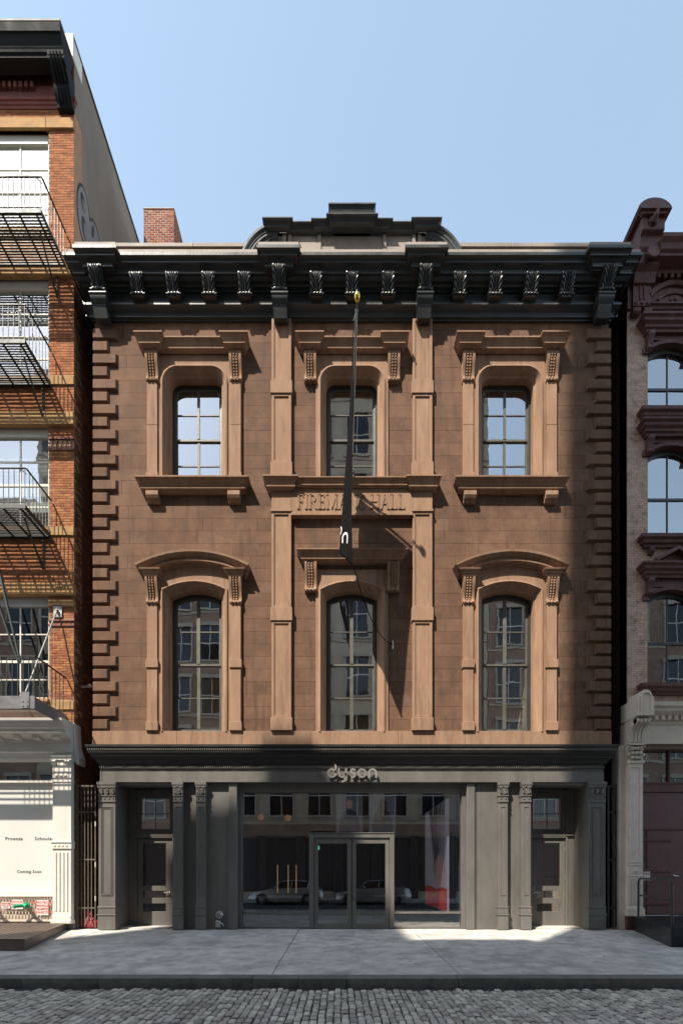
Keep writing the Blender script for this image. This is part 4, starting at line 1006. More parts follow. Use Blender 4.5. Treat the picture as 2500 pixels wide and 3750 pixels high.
# windows
for i, (a, b) in enumerate(lwin):
    f = MB(); f.box(wx0, wx0+.07, .10, .22, a, b).box(wx1-.07, wx1, .10, .22, a, b).box(wx0+.07, wx1-.07, .10, .22, b-.22, b).box(wx0+.07, wx1-.07, .08, .22, b-.28, b-.22).box(wx0+.07, wx1-.07, .10, .24, a, a+.09)
    w = f.build('window', 'white_paint' if i != 3 else 'grey_white_paint', lb, bevel=.005)
    zt = b-.28; za = a+.09; zm = za+(zt-za)*.48; c = Xp(76, .15)
    if i == 3: zm = Zp(2425, .15)
    MB().box(wx0+.07, wx1-.07, .12, .17, zm-.035, zm+.035).build('meeting_rail', 'white_paint', w)
    xs_ = [wx0+.07, c, wx1-.07]; zs_ = [za, (za+zm)/2, zm, (zm+zt)/2, zt]
    MB().box(c-.018, c+.018, .13, .16, za, zm-.036).box(c-.018, c+.018, .13, .16, zm+.036, zt).build('glazing_bar', 'white_paint', w)
    for zz in (zs_[1], zs_[3]): MB().box(wx0+.07, c-.019, .13, .16, zz-.016, zz+.016).box(c+.019, wx1-.07, .13, .16, zz-.016, zz+.016).build('glazing_bar', 'white_paint', w)
    for p in range(2):
        for q in range(4):
            o = MB().box(xs_[p]+.002, xs_[p+1]-.002, .150, .155, zs_[q]+.002, zs_[q+1]-.002).build('pane', 'glass_side', w); o.rotation_euler = (RND.uniform(-.003, .003), 0, RND.uniform(-.003, .003))
    MB().box(wx0-.1, wx1+.04, -.10, .2, a-.10, a).build('sill', 'sandstone', w, bevel=.01)
    if i < 3: MB().box(wx0+.06, wx1-.06, .30, .305, a+(.0 if i == 0 else .7), b).build('blind', 'paper_white', w)
    MB().box(wx0-.3, wx1+.3, 2.5, 2.6, a-.4, b+.3).box(wx0-.3, wx0-.2, .46, 2.5, a-.4, b+.3).box(wx1+.2, wx1+.3, .46, 2.5, a-.4, b+.3).box(wx0-.3, wx1+.3, .46, 2.6, b+.3, b+.4).box(wx0-.3, wx1+.3, .46, 2.6, a-.5, a-.4).build('room', 'room_dark' if i == 3 else 'room_white', w)
# top cornice
lp = [(0, 24.06), (.03, 24.06), (.04, 24.12), (.07, 24.14), (.08, 24.20), (.11, 24.21), (.12, 24.27), (.05, 24.28), (.05, 24.62), (.09, 24.63), (.10, 24.70), (.22, 24.72), (.50, 24.76), (.50, 24.83), (.54, 24.86), (.56, 24.95), (.64, 25.10), (.66, 25.16), (.70, 25.18), (.72, 25.40), (0, 25.46)]
lc = MB().molding(lp[:7]+[(.12, 24.275), (0, 24.28)], [(-14.5, .02), (LX-.02, .02), (LX-.02, .03)]).box(-14.5, LX-.02, .02, .4, 24.07, 25.4).build('cornice', 'red_stone', lb, smooth=.4)
MB().box(-14.5, LX-.002, -.05, .02, 24.28, 24.66).build('frieze', 'red_stone', lc)
MB().molding([(o-.0, z) for o, z in lp[11:]], [(-14.5, .02), (LX-.01, .02)]).build('crown', 'dull_black', lc, smooth=.4)
x = -9.0
while x > -11: MB().box(x, x+.085, -.14, -.04, 24.50, 24.66).build('dentil', 'red_stone', lc); x -= .16
def big_bracket(x0, x1, mt):
    m = MB(); m.extx([(0, 24.78), (-.60, 24.78), (-.60, 24.66), (-.54, 24.56), (-.40, 24.44), (-.30, 24.34), (-.28, 24.22), (-.22, 24.12), (-.15, 24.02), (-.12, 23.92), (0, 23.90)], x0, x1)
    for t in (.2, .4, .6, .8):
        xx = x0+(x1-x0)*t; m.tube([(xx, -.615, 24.7), (xx, -.55, 24.55), (xx, -.41, 24.42), (xx, -.31, 24.33)], [.03, .035, .03, .02], 6)
        m.tube([(xx, -.285, 24.24), (xx, -.23, 24.10), (xx, -.16, 24.0), (xx, -.13, 23.94)], [.025, .025, .02, .015], 6)
    m.cylx((-.5, 24.62), .09, x0-.02, x1+.02, 14)
    m.build('bracket', mt, lc, smooth=.5)
big_bracket(-8.22, LX+.03, 'dull_black'); big_bracket(-11.5, -11.0, 'dull_black')
MB().box(-14.5, LX+.01, -.71, .3, 25.405, 25.47).build('roof_edge', 'lead_cap', lc, bevel=.01)
# side wall: brick in the alley, rendered above
MB().box(-8.1, LX-.002, .46, 24, 18.6, 26.05).box(-8.1, LX-.004, .03, .46, 24.1, 26.05).box(-8.1, LX-.03, .42, .47, 18.6, 24.1).build('rendered_wall', 'stucco', lb)
MB().box(-8.15, LX+.03, -.02, 24.1, 26.05, 26.13).build('coping', 'tar', lb)
MB().box(-8.05, LX+.015, -.06, .45, 25.5, 26.2).build('parapet_end', 'white_paint', lb, bevel=.02)
MB().box(-8.1, LX-.004, .46, 20, -.2, 18.6).box(-8.1, LX-.006, .03, .46, -.1, 6.05).build('alley_wall', 'mortar_alley', lb)
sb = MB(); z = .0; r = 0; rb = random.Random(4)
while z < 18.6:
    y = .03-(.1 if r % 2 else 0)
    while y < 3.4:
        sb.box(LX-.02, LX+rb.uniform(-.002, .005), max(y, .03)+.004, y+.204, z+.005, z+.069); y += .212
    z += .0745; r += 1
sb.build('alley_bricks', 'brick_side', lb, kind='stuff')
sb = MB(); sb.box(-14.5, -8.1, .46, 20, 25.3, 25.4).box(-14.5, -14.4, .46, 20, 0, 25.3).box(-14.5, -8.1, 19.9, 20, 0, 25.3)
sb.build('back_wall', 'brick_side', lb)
# graffiti bubble letters on the rendered wall: flat paint
gx = LX+.001
def on_wall(pts, mt, e):
    vs = [(gx+e, y, z) for y, z in pts]; m = MB(); m.add(vs+[(gx, y, z) for y, z in pts], [tuple(range(len(pts)))]); return m.build('graffiti', mt, lb)
def oval(cy, cz, ry, rz, rot=0, n=30): 
    c, s_ = math.cos(rot), math.sin(rot)
    return [(cy+ry*math.cos(2*PI*i/n)*c-rz*math.sin(2*PI*i/n)*s_, cz+ry*math.cos(2*PI*i/n)*s_+rz*math.sin(2*PI*i/n)*c) for i in range(n)]
on_wall(oval(.54, 21.68, .40, .86, -.05), 'graffiti_black', .004); on_wall(oval(.54, 21.68, .34, .78, -.05), 'graffiti_grey', .006)
on_wall(oval(.50, 22.0, .15, .24, .1), 'graffiti_black', .008); on_wall(oval(.55, 21.97, .09, .17, .1), 'stucco', .010)
on_wall(oval(.58, 21.33, .17, .30, .1), 'graffiti_black', .008); on_wall(oval(.64, 21.31, .10, .22, .1), 'stucco', .010)
on_wall(oval(1.17, 21.72, .40, .66, -.25), 'graffiti_black', .0045); on_wall(oval(1.16, 21.70, .34, .59, -.25), 'graffiti_grey', .0065)
on_wall(oval(1.08, 21.9, .07, .24, -.2), 'graffiti_black', .009)
on_wall(oval(1.80, 21.78, .34, .50, -.3), 'graffiti_black', .005); on_wall(oval(1.79, 21.77, .29, .44, -.3), 'graffiti_grey', .007)
MB().tube([(LX, 5.5, 25.2), (LX+.18, 5.4, 25.25), (LX+.2, 5.4, 24.9), (LX, 5.5, 24.85)], .05, 8).tube([(LX, 9.0, 24.6), (LX+.22, 9, 24.6), (LX+.22, 9, 23.8)], .05, 8).build('vent_pipe', 'galvanised', lb)
MB().tube([(LX, .45, 7.28), (LX+.22, .45, 7.3)], .03, 8).ball((LX+.25, .42, 7.30), .06, 10, 6).build('wall_lamp', 'white_paint', lb)

# ---- fire escape
fe = thing('fire_escape', (-9.5, -.6, 6.1), 'black iron fire escape of slatted balconies with railings on the orange brick building', 'fire escape')
def balcony(zp, xr, rail, p=1.17, xl=-11.3, heavy=False):
    yf = -p
    if not heavy:
        fr = MB(); fr.box(xl, xr, yf-.03, yf+.0, zp-.05, zp+.05).box(xl, xr, -.06, -.02, zp-.05, zp+.03).box(xr-.03, xr, yf, -.06, zp-.05, zp+.05)
        fr.build('frame', 'fire_escape_iron', fe)
        n = 17
        for k in range(n):
            y = yf+.05+(p-.14)*k/(n-1); MB().box(xl, xr-.032, y-.018, y+.018, zp+.001, zp+.014).build('slat', 'fire_escape_iron', fe)
        for x in (xr-.16, xr-.62, xr-1.08, xr-1.54, xr-2.0): MB().box(x-.02, x+.02, yf, -.02, zp-.045, zp-.001).build('bearer', 'fire_escape_iron', fe)
        for x in (xr-.25, xr-2.2):
            MB().tube([(x, -.02, zp-.95), (x, -.35, zp-.62), (x, -.85, zp-.06)], .026, 6).tube([(x, -.03, zp-.95), (x, -.03, zp-.06)], .022, 6).build('brace', 'fire_escape_iron', fe)
    else:
        b = MB(); b.box(xl, xr, yf-.03, yf+.03, zp-.34, zp).box(xr-.06, xr, yf+.03, -.02, zp-.34, zp-.02); b.build('beam', 'beam_grey', fe, bevel=.006)
        for k in range(14):
            y = yf+.08+(p-.14)*k/13; MB().box(xl, xr-.062, y-.018, y+.018, zp-.10, zp-.085).build('slat', 'fire_escape_iron', fe)
        bp = MB().box(xr-.34, xr-.14, yf-.045, yf-.03, zp-.32, zp+.10)
        for dx in (-.30, -.18):
            for dz in (-.26, -.14): bp.disc((xr+dx, zp+dz), .02, yf-.06, yf-.045, 8)
        bp.build('plate', 'beam_grey', fe)
    rl = MB(); zt = zp+rail; rl.box(xl, xr, yf-.02, yf+.02, zt-.012, zt+.012).box(xr-.02, xr+.02, yf+.02, -.02, zt-.012, zt+.012)
    if not heavy: rl.box(xl, xr, yf-.012, yf+.012, zp+.12, zp+.135)
    rl.build('rail', 'fire_escape_iron', fe)
    x = xr-.03
    while x > -10.6: MB().box(x-.008, x+.008, yf-.008, yf+.008, zp, zt-.012).build('baluster', 'fire_escape_iron', fe); x -= .145
    for k in range(1, 8):
        y = yf+p*k/8; MB().box(xr-.008, xr+.008, y-.008, y+.008, zp, zt-.012).build('baluster', 'fire_escape_iron', fe)
    MB().tube([(xr-.14, yf, zt-.02), (xr-.01, yf+.03, zt-.14)], .012, 5).build('corner_stay', 'fire_escape_iron', fe)
balcony(19.44, -8.02, .95); balcony(15.94, -8.45, 1.0); balcony(11.5, -8.44, 1.05); balcony(6.31, -8.01, 1.05, p=1.45, heavy=True)
x0, z0 = Xp(213), Zp(2240)
MB().tube([(x0, -.06, z0), (-8.25, -1.47, 6.42)], .022, 8).build('tie_rod', 'beam_grey', fe)
MB().box(x0-.12, x0+.12, -.03, .0, z0-.18, z0+.18).ball((x0, -.06, z0), .05, 8, 6).build('anchor_plate', 'galvanised', fe)
for s_ in (0, .5): MB().bar((-9.9-s_, -.55, 11.5), (-9.0-s_*.2, -.55+s_*.2, 7.6), .05).build('stair_string', 'fire_escape_iron', fe)
MB().bar((-10.4, -.9, 9.0), (-9.2, -.9, 7.0), .03).build('stair_rail', 'fire_escape_iron', fe)

# ---- white shopfront of the brick building
px0, px1 = Xp(203), LX-.0
cp = [(0, 5.05), (.05, 5.05), (.06, 5.14), (.12, 5.18), (.06, 5.20), (.06, 5.46), (.10, 5.48), (.12, 5.54), (.16, 5.56), (.40, 5.64), (.40, 5.74), (.46, 5.78), (.50, 5.86), (.56, 5.95), (.57, 6.02), (0, 6.06)]
wc = MB().molding(cp, [(-14, -.03), (LX-.01, -.03)]).box(-14, LX-.012, -.03, .4, 5.06, 6.05).build('shop_cornice', 'grey_white_paint', lb, smooth=.4)
x = -8.15
while x > -10.6: MB().box(x-.09, x+.09, -.36, -.10, 5.50, 5.63).build('modillion', 'white_paint', wc, bevel=.01); x -= .56
MB().exty([(LX-.012, 6.05), (LX+.02, 6.05), (LX+.03, 5.7), (LX+.07, 5.3), (LX+.16, 5.05), (LX+.16, 4.85), (LX+.12, 4.82), (LX-.012, 4.95)], -.02, .35).build('corner_scroll', 'grey_white_paint', wc, bevel=.01)
pi = MB().box(px0, px1, -.14, .02, .18, 5.05).build('shop_pilaster', 'white_paint', lb, bevel=.006)
c = MB().box(px0-.03, px1+.02, -.18, .02, 4.93, 5.05).box(px0-.02, px1+.01, -.16, .02, 4.30, 4.36)
for s_ in (0, 1): c.cylx((-.14, 4.86), .07, px0-.02+.40*s_, px0+.10+.40*s_, 12)
for k in range(3): c.ball((px0+.12+.13*k, -.145, 4.48), (.05, .03, .06), 8, 5)
c.build('capital', 'white_paint', pi, smooth=.5)
c = MB().box(px0-.03, px1+.02, -.17, .02, Zp(3110), Zp(3088)).box(px0-.04, px1+.03, -.19, .02, Zp(3088), Zp(3084))
for k in range(4): c.ball((px0+.08+.115*k, -.172, Zp(3099)), (.03, .02, .03), 8, 5)
c.build('rosette_band', 'white_paint', pi, smooth=.6)
for k in range(4): MB().box(px0+.07+.11*k, px0+.12+.11*k, -.165, -.13, Zp(3337), Zp(3122)).build('flute', 'white_paint', pi, bevel=.015)
MB().box(px0-.04, px1+.03, -.20, .02, .18, .30).box(px0-.02, px1+.01, -.17, .02, .30, .42).build('base', 'white_paint', pi, bevel=.015)
xg0, xg1 = -10.8, px0-.02
fr = MB().box(xg0, xg1, -.02, .12, Zp(3283), Zp(3267)+.02).box(xg0, xg1, -.03, .12, 4.92, 5.05).box(xg1-.04, xg1, -.01, .12, Zp(3267), 4.92).box(xg0, xg1, -.04, .12, Zp(2868), Zp(2862)+.03)
sf = fr.build('shop_window', 'white_paint', lb, bevel=.006)
MB().box(xg0, xg1-.04, .06, .066, Zp(2860)+.03, 4.92).build('pane', 'glass_shop', sf)
pa = MB().box(xg0, xg1-.04, .075, .085, Zp(3267), Zp(2868)).build('window_covering', 'paper_white', sf)
t = MB(); text_into(t, 'Proenza', .135, Xp(19, .07), Zp(3078, .07), .072, .002, 'LEFT', 1.18); text_into(t, 'Schouler', .135, Xp(127, .07), Zp(3078, .07), .072, .002, 'LEFT', 1.18); text_into(t, 'Coming Soon', .115, Xp(107, .07), Zp(3198, .07), .072, .002, 'CENTER', 1.15)
t.build('lettering', 'ink', pa)
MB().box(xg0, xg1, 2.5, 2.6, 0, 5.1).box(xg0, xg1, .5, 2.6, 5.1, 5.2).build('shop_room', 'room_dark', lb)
for xx in (-9.6, -9.05): MB().cylz((xx, 1.2), .04, 4.5, 4.7, 8).cylz((xx, 1.2), .008, 4.7, 5.1, 5).build('spot_lamp', 'black_metal', lb)
# lattice grille under the window
gz0, gz1 = Zp(3368), Zp(3285)
gr = MB().box(xg0, xg1, .03, .06, .15, gz1+.02).build('grille_backing', 'cream_paint', lb)
x = xg0
while x < xg1-.02:
    for s_ in (-1, 1):
        pth = [(x+s_*.035*math.cos(PI*j/3), -.03, gz0+(gz1-gz0)*j/6) for j in range(7)]
        if x > -10.1: MB().tube(pth, .011, 5).build('lattice_bar', 'cream_paint', gr)
    x += .095
MB().box(xg0, xg1, -.05, .02, gz0-.06, gz0).box(xg0, xg1, -.05, .02, gz1, gz1+.03).build('grille_rail', 'cream_paint', gr)
MB().box(-14, px1+.02, -.05, .4, .0, .175).build('plinth', 'granite_kerb', lb)
def plate(x0, x1, z0, z1, y, lines, label):
    p = MB().box(x0, x1, y-.008, y, z0, z1).build('wall_sign', 'paper_white'); tag(p, label, 'sign')
    m = MB(); h = (z1-z0)/(len(lines)+.6)
    for i, s_ in enumerate(lines): text_into(m, s_, h*.95, (x0+x1)/2, z1-h*(i+1.05), y-.010, .002)
    m.build('lettering', 'red_ink', p); return p
plate(Xp(11), Xp(43), Zp(3328), Zp(3304), -.06, ['SPRINKLER', 'SHUT-OFF', 'VALVE'], 'small white sprinkler valve sign beside the red hose inlet')
plate(Xp(48), Xp(90), Zp(3330), Zp(3296), -.06, ['SPRINKLERS', 'THROUGHOUT', 'BUILDING'], 'white sign with red letters behind the green hose inlet')
plate(Xp(139), Xp(182), Zp(3352), Zp(3297), -.06, ['FIRE PROTECTION', 'SPRINKLER', 'SIAMESE', 'CONNECTION'], 'white square sprinkler sign with red letters next to the white pilaster')
def fdc(x, z, m_, label):
    t = thing('fire_hose_inlet', (x, -.05, z), label, 'hose inlet')
    MB().disc((x, z), .09, -.09, -.05, 16).tube([(x, -.06, z), (x, -.22, z)], .055, 12).build('body', m_, t, smooth=.6)
    for s_ in (-1, 1):
        MB().tube([(x, -.2, z), (x+s_*.10, -.26, z-.01), (x+s_*.17, -.33, z-.02)], [.05, .05, .045], 12).build('branch', m_, t, smooth=.6)
        MB().tube([(x+s_*.165, -.325, z-.02), (x+s_*.20, -.36, z-.022)], .062, 12).build('cap', m_, t)
fdc(Xp(104), Zp(3315), 'fdc_green', 'green painted twin hose inlet below the white shop window'); fdc(Xp(-12), Zp(3320), 'fdc_red', 'orange-red painted twin hose inlet below the white shop window')
# ---- loading platforms
def platform(poly, z1, m_, mt, label, ltop):
    t = thing('loading_platform', (sum(p[0] for p in poly)/len(poly), sum(p[1] for p in poly)/len(poly), -.1), label, 'platform')
    MB().extz(poly, -.15, z1-.012).build('side_plate', m_, t, bevel=.008); 
    cx = sum(p[0] for p in poly)/4; cy = sum(p[1] for p in poly)/4
    MB().extz([(cx+(x-cx)*1.006, cy+(y-cy)*1.006) for x, y in poly], z1-.012, z1).build('top_plate', m_, t)
    tr = MB(); rr = random.Random(2)   # raised treads
    def inside(x, y):
        s = 0
        for i in range(4):
            a, b = poly[i], poly[(i+1) % 4]; cr_ = (b[0]-a[0])*(y-a[1])-(b[1]-a[1])*(x-a[0]); s += 1 if cr_ > .04 else 0
        return s == 4
    xa, xb = min(p[0] for p in poly), max(p[0] for p in poly); ya, yb = min(p[1] for p in poly), max(p[1] for p in poly)
    i = 0; y = ya
    while y < yb:
        j = 0; x = xa
        while x < xb:
            if inside(x, y) and abs(x) < 10.2:
                d = .028; sx = 1 if (i+j) % 2 else -1
                tr.add([(x-d, y-d*sx, z1), (x+.006, y-.006*sx, z1+.005), (x+d, y+d*sx, z1), (x-.006, y+.006*sx, z1+.005)], [(0, 1, 2, 3)])
            x += .075; j += 1
        y += .075; i += 1
    # treads on the street face
    (ax, ay), (bx_, by_) = poly[0], poly[1]
    x = ax
    for k in range(3):
        for q in range(60):
            xx = max(ax, -10.2 if ax < 0 else ax)+.06+.075*q
            if xx > bx_-.03 or xx > 10.3: break
            zz = z1-.06-.075*k; sx = 1 if (k+q) % 2 else -1; d = .026
            yy = ay+(by_-ay)*(xx-ax)/(bx_-ax)-.009
            tr.add([(xx-d, yy, zz-d*sx), (xx+.006, yy-.005, zz-.006*sx), (xx+d, yy, zz+d*sx), (xx-.006, yy-.005, zz+.006*sx)], [(0, 1, 2, 3)])
    tr.build('tread_pattern', mt, t, kind='stuff')
    return t
platform([(-13, -3.45), (-6.98, -3.45), (-7.98, -.06), (-13, -.06)], .20, 'diamond_plate', 'diamond_plate', 'brown steel diamond-plate platform in front of the white shopfront', None)
platform([(7.65, -2.97), (13, -2.97), (13, -.06), (8.51, -.06)], .40, 'black_plate', 'black_plate', 'black steel diamond-plate platform in front of the maroon doors', None)
# ---- alley gates
def gate(x0, x1, y, z1, n, label, rails, m_='fire_escape_iron'):
    t = thing('alley_gate', ((x0+x1)/2, y, 0), label, 'gate')
    MB().box(x0, x0+.055, y-.03, y+.03, .0, z1).box(x1-.03, x1, y-.02, y+.02, .03, z1).box(x0+.055, x1-.03, y-.025, y+.025, z1-.05, z1).build('gate_frame', m_, t)
    for k in range(n): 
        xx = x0+.055+(x1-x0-.085)*(k+1)/(n+1); MB().box(xx-.012, xx+.012, y-.012, y+.012, .06, z1-.05).build('bar', m_, t)
    for zz in rails: MB().box(x0+.055, x1-.03, y-.018, y+.018, zz-.02, zz+.02).build('cross_rail', m_, t)
    return t
gl_ = gate(-7.79, -7.21, .12, 4.25, 4, 'tall narrow black bar gate closing the alley beside the orange brick building', (.62, 2.05, 3.45), 'gate_iron')
for zz in (.9, 1.9, 3.1, 3.4): MB().cylz((-7.20, .07), .02, zz-.07, zz+.07, 8).build('hinge', 'white_paint', gl_)
gr_ = gate(7.90, 8.40, .15, 4.25, 3, 'tall narrow black bar gate closing the alley beside the maroon wall', (.62, 2.05, 3.45))
ch = MB()
for k in range(11):
    zz = .92-.075*k; ch.tube([(8.27+(.02*math.cos(q) if k % 2 else 0), .10+(0 if k % 2 else .02*math.cos(q)), zz+.05*math.sin(q)) for q in [2*PI*j/8 for j in range(9)]], .008, 5)
for k in range(5):
    zz = .90-.07*k; ch.tube([(8.35+(.02*math.cos(q) if k % 2 else 0), .10+(0 if k % 2 else .02*math.cos(q)), zz+.05*math.sin(q)) for q in [2*PI*j/8 for j in range(9)]], .008, 5)
ch.box(8.22, 8.40, .07, .13, .92, .98); o = ch.build('chain', 'galvanised'); tag(o, 'steel chain and lock hanging on the bar gate by the maroon wall', 'chain')
# red bag behind the left gate
t = thing('bag', (-7.44, .30, 0), 'crumpled red bag lying behind the bars of the alley gate', 'bag')
m = MB(); rr = random.Random(6); rings = []; DX, DY = .08, -.27
for i in range(10):
    v = i/9; z = .02+.50*v; r0 = .24*(1-.62*v**1.3)*(.75+.5*math.sin(PI*min(v+.18, 1)))
    rings.append([(DX-7.52-.10*v+r0*math.cos(2*PI*k/14)*(1+rr.uniform(-.12, .12)), .58+DY+.45*r0*math.sin(2*PI*k/14)*(1+rr.uniform(-.12, .12)), z+rr.uniform(-.012, .012)) for k in range(14)])
m.loft(rings); m.build('sack', 'bag_red', t, smooth=1.2)
MB(.08, -.27).tube([(-7.62, .45, .12), (-7.60, .44, .30), (-7.52, .43, .38), (-7.45, .44, .26), (-7.42, .45, .08)], .022, 6).build('strap', 'bag_pink', t, smooth=True)
MB(.08, -.27).tube([(-7.64, .56, .50), (-7.66, .56, .62), (-7.62, .56, .70), (-7.58, .56, .58), (-7.60, .56, .50)], .018, 6).build('handle', 'graffiti_black', t, smooth=True)
# ================================================================ cream brick building on the right
RX = 8.41
rbld = thing('painted_brick_building', (RX+2, 0, 0), 'cream painted brick building with maroon window hoods and heavy maroon roof cornice', 'building')
vx0, vx1 = 9.02, 10.36; vc = (vx0+vx1)/2
rw = [(Zp(1478, -.25), 17.10), (Zp(1946, -.25), 14.10), (Zp(2497, -.2), 9.88)]
wall_holes(MB(), RX, 13.5, 5.3, 18.2, .016, .40, [(vx0, vx1, a-.05, b+.1) for a, b in rw]).build('wall', 'cream_mortar', rbld)
bf = brickmesh(.196, .066, .05, .002, 'cream_brick'); bh_ = brickmesh(.094, .066, .05, .002, 'cream_brick')
rest = MB(); cnt = 0; rr = random.Random(14); r = 0; z = 6.62
while z < 18.15:
    inwin = any(a-.05 < z < b+.1 for a, b in rw)
    for (s0, s1) in (((RX, vx0), (vx1, 12.0)) if inwin else ((RX, 12.0),)):
        x = s0; k = 0
        while x < s1-.04:
            w = (.1 if r % 2 else .2) if k == 0 else .2; w = min(w, s1-x); cxb = x+w/2; y = .0375+rr.uniform(-.002, .0015)
            if cnt < 300 and x < vx0-.02 and w > .07:
                o = place('brick', bf if w > .12 else bh_, rbld, (cxb, y, z)); cnt += 1
                if w < .19 and w > .12: o.scale.x = w/.2
            else: rest.box(cxb-w/2+.002, cxb+w/2-.002, y-.025, y+.025, z-.033, z+.033)
            x += w; k += 1
    z += .0705; r += 1
rest.build('brick_field', 'cream_brick', rbld, kind='stuff')
# windows
for i, (a, b) in enumerate(rw):
    hw = (vx1-vx0)/2
    def R_(e, yy): return [(vc+x, yy, z) for x, z in archpts(hw-e, a, b-e, .2, 'seg')]
    w = MB().loft([R_(-.05, .13), R_(.07, .13), R_(.07, .24), R_(-.05, .24)], closed=False).build('window', 'window_paint', rbld)
    ih = hw-.07; zm = a+(b-a)*(.47 if i else .42)
    s = MB().box(vc-ih, vc+ih, .15, .21, zm-.035, zm+.035).box(vc-ih, vc+ih, .15, .21, a, a+.07).box(vc-.02, vc+.02, .16, .2, a+.07, zm-.036).box(vc-.02, vc+.02, .16, .2, zm+.036, b-.08)
    s.build('sash', 'window_paint', w)
    for x0, x1 in ((vc-ih, vc-.021), (vc+.021, vc+ih)):
        o = MB().box(x0, x1, .178, .183, a+.071, zm-.036).build('pane', 'glass_side', w); o.rotation_euler = (RND.uniform(-.003, .003), 0, RND.uniform(-.003, .003))
        zt = b-.09
        pts = [(vc+x, z) for x, z in archpts(ih, zm+.037, b-.075, .19, 'seg')]
        pts = [(x, z) for x, z in pts if x0 <= x <= x1]
        pts = (pts+[(x1, b-.08), (x1, zm+.037)]) if x0 < vc-.1 else ([(x0, zm+.037), (x0, b-.08)]+pts)
        MB().exty(pts, .178, .183).build('pane', 'glass_side', w)
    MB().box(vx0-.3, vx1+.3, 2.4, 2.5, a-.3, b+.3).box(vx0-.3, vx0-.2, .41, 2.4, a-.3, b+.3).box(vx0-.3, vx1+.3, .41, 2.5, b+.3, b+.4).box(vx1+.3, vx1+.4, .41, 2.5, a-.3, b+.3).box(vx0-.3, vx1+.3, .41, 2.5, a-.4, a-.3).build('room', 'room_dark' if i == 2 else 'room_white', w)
    if i == 1: MB().ball((vc+.33, 1.2, a+.75), .07, 10, 6).build('lamp_glow', 'lamp_warm', w)
    sp = [(0, a-.34), (.04, a-.34), (.06, a-.28), (.12, a-.25), (.14, a-.18), (.20, a-.13), (.21, a-.04), (0, a-.005)]
    MB().molding(sp, [(vx0-.12, .02), (vx0-.12, -.04), (vx1+.12, -.04), (vx1+.12, .02)]).box(vx0-.118, vx1+.118, -.04, .15, a-.335, a-.01).build('sill', 'maroon_paint', w, smooth=.4)
    for s_ in (-1, 1): MB().extx([(.02, a-.34), (-.15, a-.34), (-.13, a-.45), (-.06, a-.54), (.02, a-.55)], vc+s_*.62-.07, vc+s_*.62+.07).build('sill_bracket', 'maroon_paint', w)
    # hood
    h0 = {0: 17.38, 1: 14.36, 2: 10.24}[i]
    hp = [(0, h0), (.03, h0), (.04, h0+.06), (.09, h0+.09), (.10, h0+.15), (.17, h0+.20), (.18, h0+.27), (.24, h0+.31), (.245, h0+.36), (0, h0+.38)]
    h = MB().molding(hp, [(vx0-.10, .02), (vx0-.10, -.10), (vx1+.10, -.10), (vx1+.10, .02)]).box(vx0-.098, vx1+.098, -.10, .03, h0+.01, h0+.37)
    if i == 2:
        for s_ in (-1, 1):
            h.add([(vc+s_*.62, -.34, h0+.37), (vc, -.34, h0+.70), (vc, -.34, h0+.80), (vc+s_*.66, -.34, h0+.46), (vc+s_*.62, .0, h0+.37), (vc, .0, h0+.70), (vc, .0, h0+.80), (vc+s_*.66, .0, h0+.46)], [(0, 1, 2, 3), (7, 6, 5, 4), (0, 4, 5, 1), (1, 5, 6, 2), (2, 6, 7, 3), (3, 7, 4, 0)])
        h.exty([(vc-.6, h0+.36), (vc+.6, h0+.36), (vc, h0+.70)], -.16, .02)
    h.build('hood', 'maroon_paint', w, smooth=.4)
    ar = MB(); R_2 = lambda e, yy: [(vc+x, yy, z) for x, z in archpts(hw+e, b-.25, b+.06+e*.5, .2+e*.2, 'seg')]
    ar.loft([R_2(0, .14), R_2(0, -.05), R_2(.17, -.05), R_2(.17, .03)], closed=False); 
    ar.build('arch_trim', 'maroon_paint', w)
    MB().box(vx0-.06, vx1+.06, -.04, .014, b+.14, h0+.01).build('lintel_panel', 'maroon_paint', w)
    for s_ in (-1, 1):
        x = vc+s_*(hw+.0)
        m = MB().extx([(.02, h0), (-.20, h0), (-.20, h0-.10), (-.14, h0-.20), (-.11, h0-.34), (-.14, h0-.42), (-.06, h0-.50), (.02, h0-.50)], x-.08, x+.08)
        m.cylx((-.14, h0-.09), .06, x-.09, x+.09, 12).cylx((-.10, h0-.42), .045, x-.09, x+.09, 12); m.build('console', 'maroon_paint', w, smooth=.5)
# frieze and roof cornice
fz = MB().box(RX-.02, 13.5, -.06, .3, 18.13, 18.98).build('frieze', 'maroon_paint', rbld)
MB().molding([(0, 18.08), (.04, 18.08), (.07, 18.14), (.12, 18.16), (.12, 18.20), (0, 18.24)], [(9.0, -.06), (13.5, -.06)]).build('frieze_moulding', 'maroon_paint', fz)
m = MB(); m.arcmold(vc+.05, 17.92, .85, -.95, .95, [(0, -.06), (0, -.12), (.05, -.16), (.10, -.16), (.13, -.06)], 20).arcmold(vc+.05, 17.92, .62, -.85, .85, [(0, -.06), (0, -.10), (.05, -.12), (.08, -.06)], 20)
m.disc((vc+.05, 18.34), .13, -.12, -.05, 18).ball((vc+.05, -.13, 18.34), (.06, .04, .06), 8, 5)
for s_ in (-1, 1): m.tube([(vc+.05+s_*(.17+.05*j+.03*math.cos(j*1.3)), -.08, 18.29+.035*math.sin(j*1.3)) for j in range(7)], .022, 6)
m.build('arched_panel', 'maroon_paint', fz, smooth=.5)
tri = MB().box(8.50, 9.02, -.14, -.05, 18.13, 18.85)
for k in range(3): tri.ball((8.58+.17*k, -.15, 18.20), (.05, .03, .05), 8, 5)
for x in (8.60, 8.92): tri.cylx((-.12, 18.90), .09, x-.11, x+.11, 12).cylx((-.10, 17.98), .10, x-.12, x+.10, 12)
